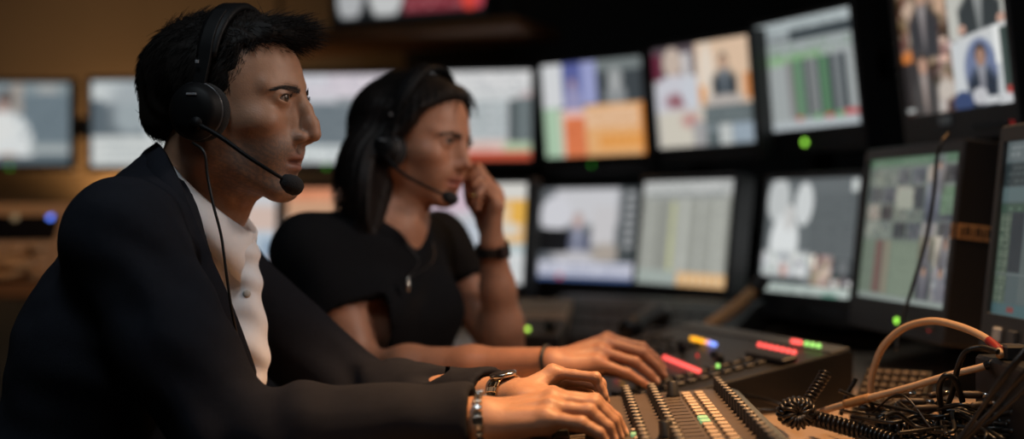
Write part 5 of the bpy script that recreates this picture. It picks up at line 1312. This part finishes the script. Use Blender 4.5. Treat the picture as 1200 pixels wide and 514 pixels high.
# necklace
nkF, Fd, Ad = XF['nk'], XF['F'], XF['A']
pe = np.array(W(478, 331, 1.965)); t = wthing('necklace', 'thin necklace with a small silver pendant on the woman\'s chest', 'necklace', tuple(pe))
P = catmull([nkF+Ad*.050+np.array([0, 0, .012]), nkF+Ad*.045+Fd*.05+np.array([0, 0, -.01]), nkF+Ad*.02+Fd*.090+np.array([0, 0, -.06]), pe+np.array([0, 0, .008]), nkF-Ad*.02+Fd*.092+np.array([0, 0, -.06]), nkF-Ad*.045+Fd*.05+np.array([0, 0, -.01]), nkF-Ad*.05+np.array([0, 0, .012])], 8)
q = MB(); q.tube(P, .0006, 6); q.build('chain', mat('dull_chain', (.16, .15, .14), .4, 1.0), t)
q = MB(); q.lathe([(0, .010), (.0022, .007), (.0042, -.003), (.0045, -.010), (.003, -.014), (0, -.0155)], pe, (0, 0, 1), 14); q.build('pendant', M_CHROME, t)
# ================================================================ cables on the desk
M_BCAB = mat('black_cable', (.010, .009, .008), .38)
M_COIL = mat('black_coiled_cable', (.012, .010, .009), .30)
M_BEIGEC = mat('beige_cable', (.62, .40, .23), .45)
M_REDS = mat('red_sleeve', (.30, .02, .015), .5)
def cable(label, pts, r, m, group=None, m_=10, ends=True, name='cable'):
    P = catmull([np.array(p) for p in pts], m_)
    zmin = .738+r*1.02
    for p in P: p[2] = max(p[2], zmin)
    t = wthing(name, label, 'cable', tuple(P[0]), group)
    q = MB(); q.tube(P, r, 10); q.build('cable_sheath', m, t)
    return t, P
t, P = cable('beige cable arching over the black cables into the patch box', [W(1172, 416, 1.47), W(1168, 407, 1.49), W(1150, 393, 1.53), W(1120, 381, 1.58), W(1090, 376, 1.62), W(1058, 385, 1.66), W(1034, 408, 1.69), W(1022, 440, 1.71), W(1021, 462, 1.72), W(1027, 474, 1.73)], .0050, M_BEIGEC)
q = MB(); q.tube([p for p in P[6:17]], .0057, 10); q.build('red_sleeve', M_REDS, t)
t, P = cable('straight beige cable slanting across the desk below the beige arch', [W(1166, 424, 1.50), W(1150, 430, 1.51), W(1110, 440, 1.53), W(1060, 455, 1.56), W(1010, 468, 1.60), W(975, 478, 1.64), W(955, 485, 1.68)], .0048, M_BEIGEC)
q = MB(); q.tube([p for p in P[3:9]], .0062, 10); q.build('dark_sleeve', M_BCAB, t)
q = MB(); q.tube([p for p in P[38:46]], .0062, 10); q.build('tape_wrap', M_TAPE, t)
def coil(label, pts, R, r, turns, m, grp=None):
    P = catmull([np.array(p) for p in pts], 14)
    for p in P: p[2] = max(p[2], .738+R+r*1.05)
    P = np.array(P); s = np.concatenate([[0], np.cumsum(np.linalg.norm(np.diff(P, axis=0), axis=1))])
    N = int(turns*14); out = []
    for i in range(N+1):
        u = s[-1]*i/N; c = np.array([np.interp(u, s, P[:, k]) for k in range(3)]); c2 = np.array([np.interp(min(u+.004, s[-1]), s, P[:, k]) for k in range(3)]); c1 = np.array([np.interp(max(u-.004, 0), s, P[:, k]) for k in range(3)])
        tg = c2-c1; tg /= np.linalg.norm(tg); a = np.cross(tg, (.1, .2, 1)); a /= np.linalg.norm(a); b = np.cross(tg, a); th = 2*math.pi*turns*i/N
        out.append(c+(a*math.cos(th)+b*math.sin(th))*R)
    t = wthing('coiled_cord', label, 'cable', tuple(P[0]), grp); q = MB(); q.tube(out, r, 7); q.build('coil', m, t); return t
coil('black coiled cord rising to a free end in front of the console', [W(968, 436, 1.66), W(961, 448, 1.65), W(951, 463, 1.64), W(940, 480, 1.63)], .0066, .0023, 11, M_COIL)
coil('black coiled cord running right from the knot along the frame bottom', [W(948, 488, 1.62), W(970, 494, 1.60), W(995, 501, 1.58), W(1020, 508, 1.56), W(1050, 518, 1.53)], .0088, .0029, 19, M_COIL)
coil('black coiled cord curving under the beige cables toward the patch box', [W(1040, 486, 1.60), W(1034, 496, 1.57), W(1052, 502, 1.55), W(1085, 499, 1.55), W(1118, 491, 1.55), W(1142, 481, 1.56)], .0080, .0027, 22, M_COIL)
kn = W(934, 492, 1.60); P = []
for k in range(34):
    a = k*.52; P.append(kn+np.array([.0125*math.cos(a)+.004*math.sin(a*.31), .010*math.sin(a*.43), .011*math.sin(a)+.010]))
t = coil('tangled knot of black coiled cord at the mixer\'s right', P, .0085, .0028, 46, M_COIL)
cable('thin black cable lying left of the cord knot', [W(862, 462, 1.86), W(890, 466, 1.82), W(915, 474, 1.75), W(930, 482, 1.68)], .0030, M_BCAB)
cable('thin pale-lit cable end pointing at the mixer', [W(872, 481, 1.74), W(895, 480, 1.74), W(918, 482, 1.72), W(930, 488, 1.66)], .0026, M_BCAB)
cable('black cable looped upright beside the patch box', [W(1170, 412, 1.46), W(1150, 407, 1.48), W(1132, 412, 1.49), W(1122, 432, 1.50), W(1116, 460, 1.52), W(1106, 486, 1.55)], .0036, M_BCAB)
cable('black cable ring standing left of the patch box', [W(1128, 470, 1.50), W(1120, 446, 1.49), W(1108, 440, 1.49), W(1101, 452, 1.50), W(1102, 470, 1.51), W(1108, 486, 1.53)], .0038, M_BCAB)
cable('black clip lead sticking up left of the straight beige cable', [W(985, 486, 1.66), W(992, 464, 1.66), W(1001, 448, 1.66), W(1003, 443, 1.66)], .0030, M_BCAB)
cable('thin black cable hanging down the front of the thumbnail monitor', [W(1112, 156, 1.96), W(1104, 166, 1.95), W(1098, 185, 1.95), W(1094, 230, 1.95), W(1084, 285, 1.95), W(1068, 340, 1.94), W(1055, 382, 1.93), W(1050, 410, 1.92)], .0030, M_BCAB)
for i, c in enumerate(((.615, 1.375), (.637, 1.387), (.659, 1.375), (.681, 1.387), (.703, 1.375))):
    z = .893; s = .03+.012*i
    cable('black cable plugged into the top of the patch box', [(c[0], c[1], z), (c[0]-.004, c[1]-.002, z+.018), (c[0]-.02-.01*i, c[1]-.03, z+.022+.004*i), (c[0]-.06-.012*i, c[1]-.035, z-.02), (c[0]-.09-.012*i, c[1]+.01*i, z-.09), (c[0]-.13-.01*i, c[1]+.03*i, .745)], .0026, M_BCAB, 'cables out of the patch box top')
r = np.random.default_rng(11)
for i in range(44):
    x0, x1 = r.uniform(.445, .53), r.uniform(.58, .70); y0, y1 = r.uniform(1.40, 1.72), r.uniform(1.40, 1.66); z = .742+.0009*i
    pts = [(x0+(x1-x0)*k/5, y0+(y1-y0)*k/5+r.normal()*.025, z+abs(r.normal())*(.008 if i%3 else .02)) for k in range(6)]
    if x1 > .60 and i % 2: pts[-1] = (.60, r.uniform(1.37, 1.53), .765+.0012*i)
    cable('black cable in the tangle on the desk left of the patch box', pts, r.uniform(.0014, .0030), M_BCAB if i % 5 else M_COIL, 'tangled black cables')

for i, (px, py, d, a) in enumerate(((1005, 421, 1.95, .3), (1052, 462, 1.62, .2), (1070, 470, 1.60, -.3), (1098, 462, 1.58, .6), (1085, 478, 1.52, .1), (1135, 462, 1.50, -.2), (1150, 474, 1.46, .4), (1020, 478, 1.60, .0))):
    p = W(px, py, d); p[2] = max(.748+.004*(i % 4), p[2] if i else .75); t = wthing('cable_plug', 'small brown cable plug lying among the black cables', 'plug', tuple(p), 'cable plugs in the tangle')
    dd = np.array([math.cos(a), math.sin(a), 0]); q = MB(); q.lathe([(.0022, -.016), (.0042, -.013), (.0048, .0), (.0048, .012), (.0036, .016)], p, tuple(dd), 12); q.build('plug_body', M_BROWNK, t)
    q = MB(); q.lathe([(.0035, .016), (.0035, .026), (0, .028)], p, tuple(dd), 10); q.build('plug_pin', M_CHROME, t)
# ================================================================ light
w = bpy.data.worlds.new('world'); SC.world = w; w.use_nodes = True
w.node_tree.nodes['Background'].inputs[0].default_value = (.5, .55, .7, 1); w.node_tree.nodes['Background'].inputs[1].default_value = .004
M_LAMPB = mat('lamp_black', (.01, .01, .01), .5)
def spot(name, label, loc, target, power, col, ang, blend=.6, size=.06):
    """an unseen spotlight standing in for a source out of view: can, yoke and the light itself"""
    loc = np.array(loc, float); d = np.array(target, float)-loc; d /= np.linalg.norm(d)
    t = wthing('unseen_spotlight', label, 'spotlight', tuple(loc))
    q = MB(); q.lathe([(.0, -.10), (.03, -.10), (.045, -.085), (.05, -.06), (.055, .02), (.050, .02), (.045, -.05), (.0, -.05)], loc, tuple(d), 24); q.build('lamp_can', M_LAMPB, t)
    q = MB(); q.tube([loc-d*.085, loc-d*.085+np.array([0, 0, max(.01, ZC-(loc-d*.085)[2])])], .012, 10); q.build('stem', M_LAMPB, t)
    l = bpy.data.lights.new(name, 'SPOT'); l.energy = power; l.color = col; l.spot_size = math.radians(ang); l.spot_blend = blend; l.shadow_soft_size = size
    o = bpy.data.objects.new(name, l); COL.objects.link(o); o.location = loc+d*.03; o.rotation_euler = Vector(d).to_track_quat('-Z', 'Y').to_euler(); o.parent = t; o.matrix_parent_inverse = Matrix.Translation(-Vector(t.location))
    return o
WARM = (1.0, .52, .21)
def panel(name, label, x, y, sx, sy, power, col, tilt=None):  # frame and diffuser made up around a fill light
    t = wthing('fill_panel_light', label, 'ceiling light', (x, y, ZC))
    q = MB(); q.loft([[(x-sx/2-.02, y-sy/2-.02, ZC), (x+sx/2+.02, y-sy/2-.02, ZC), (x+sx/2+.02, y+sy/2+.02, ZC), (x-sx/2-.02, y+sy/2+.02, ZC)], [(x-sx/2-.02, y-sy/2-.02, ZC-.05), (x+sx/2+.02, y-sy/2-.02, ZC-.05), (x+sx/2+.02, y+sy/2+.02, ZC-.05), (x-sx/2-.02, y+sy/2+.02, ZC-.05)]]); q.build('frame', M_LAMPB, t)
    q = MB(); q.box((x, y, ZC-.052), (sx, sy, .006)); q.build('diffuser', emat('panel_diffuser', col, .6), t)
    l = bpy.data.lights.new(name, 'AREA'); l.shape = 'RECTANGLE'; l.size = sx; l.size_y = sy; l.energy = power; l.color = col
    o = bpy.data.objects.new(name, l); COL.objects.link(o); o.location = (x, y, ZC-.06); o.parent = t; o.matrix_parent_inverse = Matrix.Translation(-Vector(t.location))
spot('desk_light', 'black spotlight over the mixer', (.50, 1.50, 2.35), (.03, 1.50, .80), 270, WARM, 30, .8, .04)
spot('cable_fill', 'added black spotlight brightening the cables and patch box', (.80, 1.80, 2.45), (.58, 1.62, .75), 130, WARM, 38, .7, .05)  # added lamp with no known source; lifts the dim cable area
spot('console_fill', 'added black spotlight brightening the desk by the woman', (.45, 2.55, 2.45), (.10, 2.22, .80), 34, WARM, 42, .8, .05)  # added lamp that warms the far desk and the arms
spot('wall_light', 'black spotlight washing the back wall', (-1.45, 3.5, 2.45), (-1.40, 4.5, 1.3), 7, (1.0, .66, .38), 100, .9, .08)
spot('side_desk_fill', 'added black spotlight brightening the tan key panel', (-1.3, 2.1, 2.45), (-1.45, 3.0, 1.0), 20, WARM, 40, .8, .05)  # added lamp, put in to brighten the dark key panel
spot('face_fill', 'added black spotlight brightening the faces of the operators', (1.25, 1.45, 2.20), (-.18, 1.92, 1.20), 45, (1.0, .84, .74), 50, .8, .12)  # added lamp to light both faces; no fixture known here
panel('overhead_fill', 'added square fill light panel on the ceiling, out of view', -.40, .70, .6, .6, 11, (.80, .92, 1.0))  # added cool fill from above, built as a ceiling fixture
t = wthing('added_face_lamp', 'added black lamp on a stand, out of view, lighting the faces', 'lamp', (1.05, 1.28, .737)); lp = np.array([1.05, 1.28, 0])  # added lamp out of view, in place of the monitors' light on the faces
q = MB(); q.lathe([(.09, .737), (.09, .750), (.015, .757)], lp, (0, 0, 1), 28); q.build('lamp_base', M_LAMPB, t)
q = MB(); q.tube(catmull([lp+np.array([0, 0, .75]), lp+np.array([.02, 0, 1.1]), lp+np.array([.03, 0, 1.30]), lp+np.array([.0, .0, 1.36])], 6), .008, 10); q.build('stem', M_LAMPB, t)
hd = np.array([-1.25, .72, -.06]); hd /= np.linalg.norm(hd); hc = lp+np.array([0, 0, 1.36])
q = MB(); q.lathe([(0, -.09), (.03, -.085), (.045, -.06), (.085, .03), (.080, .03), (.040, -.055), (0, -.06)], hc, tuple(hd), 28); q.build('lamp_shade', M_LAMPB, t)
l = bpy.data.lights.new('added_face_light', 'SPOT'); l.energy = 17; l.color = (1.0, .80, .68); l.spot_size = math.radians(54); l.spot_blend = .7; l.shadow_soft_size = .08
o = bpy.data.objects.new('added_face_light', l); COL.objects.link(o); o.location = hc+hd*.04; o.rotation_euler = Vector(hd).to_track_quat('-Z', 'Y').to_euler(); o.parent = t; o.matrix_parent_inverse = Matrix.Translation(-Vector(t.location))
t = wthing('floor_lamp', 'floor uplighter standing behind the far-left monitors', 'lamp', (-1.40, 4.36, 0)); lp = np.array([-1.40, 4.36, 0])
q = MB(); q.lathe([(.11, 0), (.11, .012), (.02, .022)], lp, (0, 0, 1), 28); q.build('lamp_base', M_LAMPB, t)
q = MB(); q.tube([lp+np.array([0, 0, .02]), lp+np.array([0, 0, .86])], .010, 10); q.build('pole', M_LAMPB, t)
q = MB(); q.lathe([(.012, .85), (.05, .88), (.085, .95), (.080, .95), (.046, .886), (.0, .87)], lp, (0, 0, 1), 28); q.build('lamp_shade', M_LAMPB, t)
l = bpy.data.lights.new('uplight', 'SPOT'); l.energy = 15; l.color = (1.0, .60, .28); l.spot_size = math.radians(150); l.spot_blend = .8; l.shadow_soft_size = .04
o = bpy.data.objects.new('uplight', l); COL.objects.link(o); o.location = (lp[0], lp[1], .955); o.rotation_euler = (math.pi, 0, 0); o.parent = t; o.matrix_parent_inverse = Matrix.Translation(-Vector(t.location))
# ================================================================ camera
cam = bpy.data.cameras.new('camera'); co = bpy.data.objects.new('camera', cam); COL.objects.link(co)
co.location = (0, 0, CAMZ); co.rotation_euler = (math.pi/2, 0, 0)
cam.lens = 36*FPX/1200; cam.shift_y = -(257-HORY)/1200; cam.clip_start = .05
cam.dof.use_dof = True; cam.dof.focus_distance = 1.52; cam.dof.aperture_fstop = 1.35; cam.dof.aperture_blades = 0
SC.camera = co
vs = SC.view_settings; vs.view_transform = 'Standard'; vs.look = 'None'; vs.gamma = 1; vs.use_curve_mapping = False; vs.exposure = 0
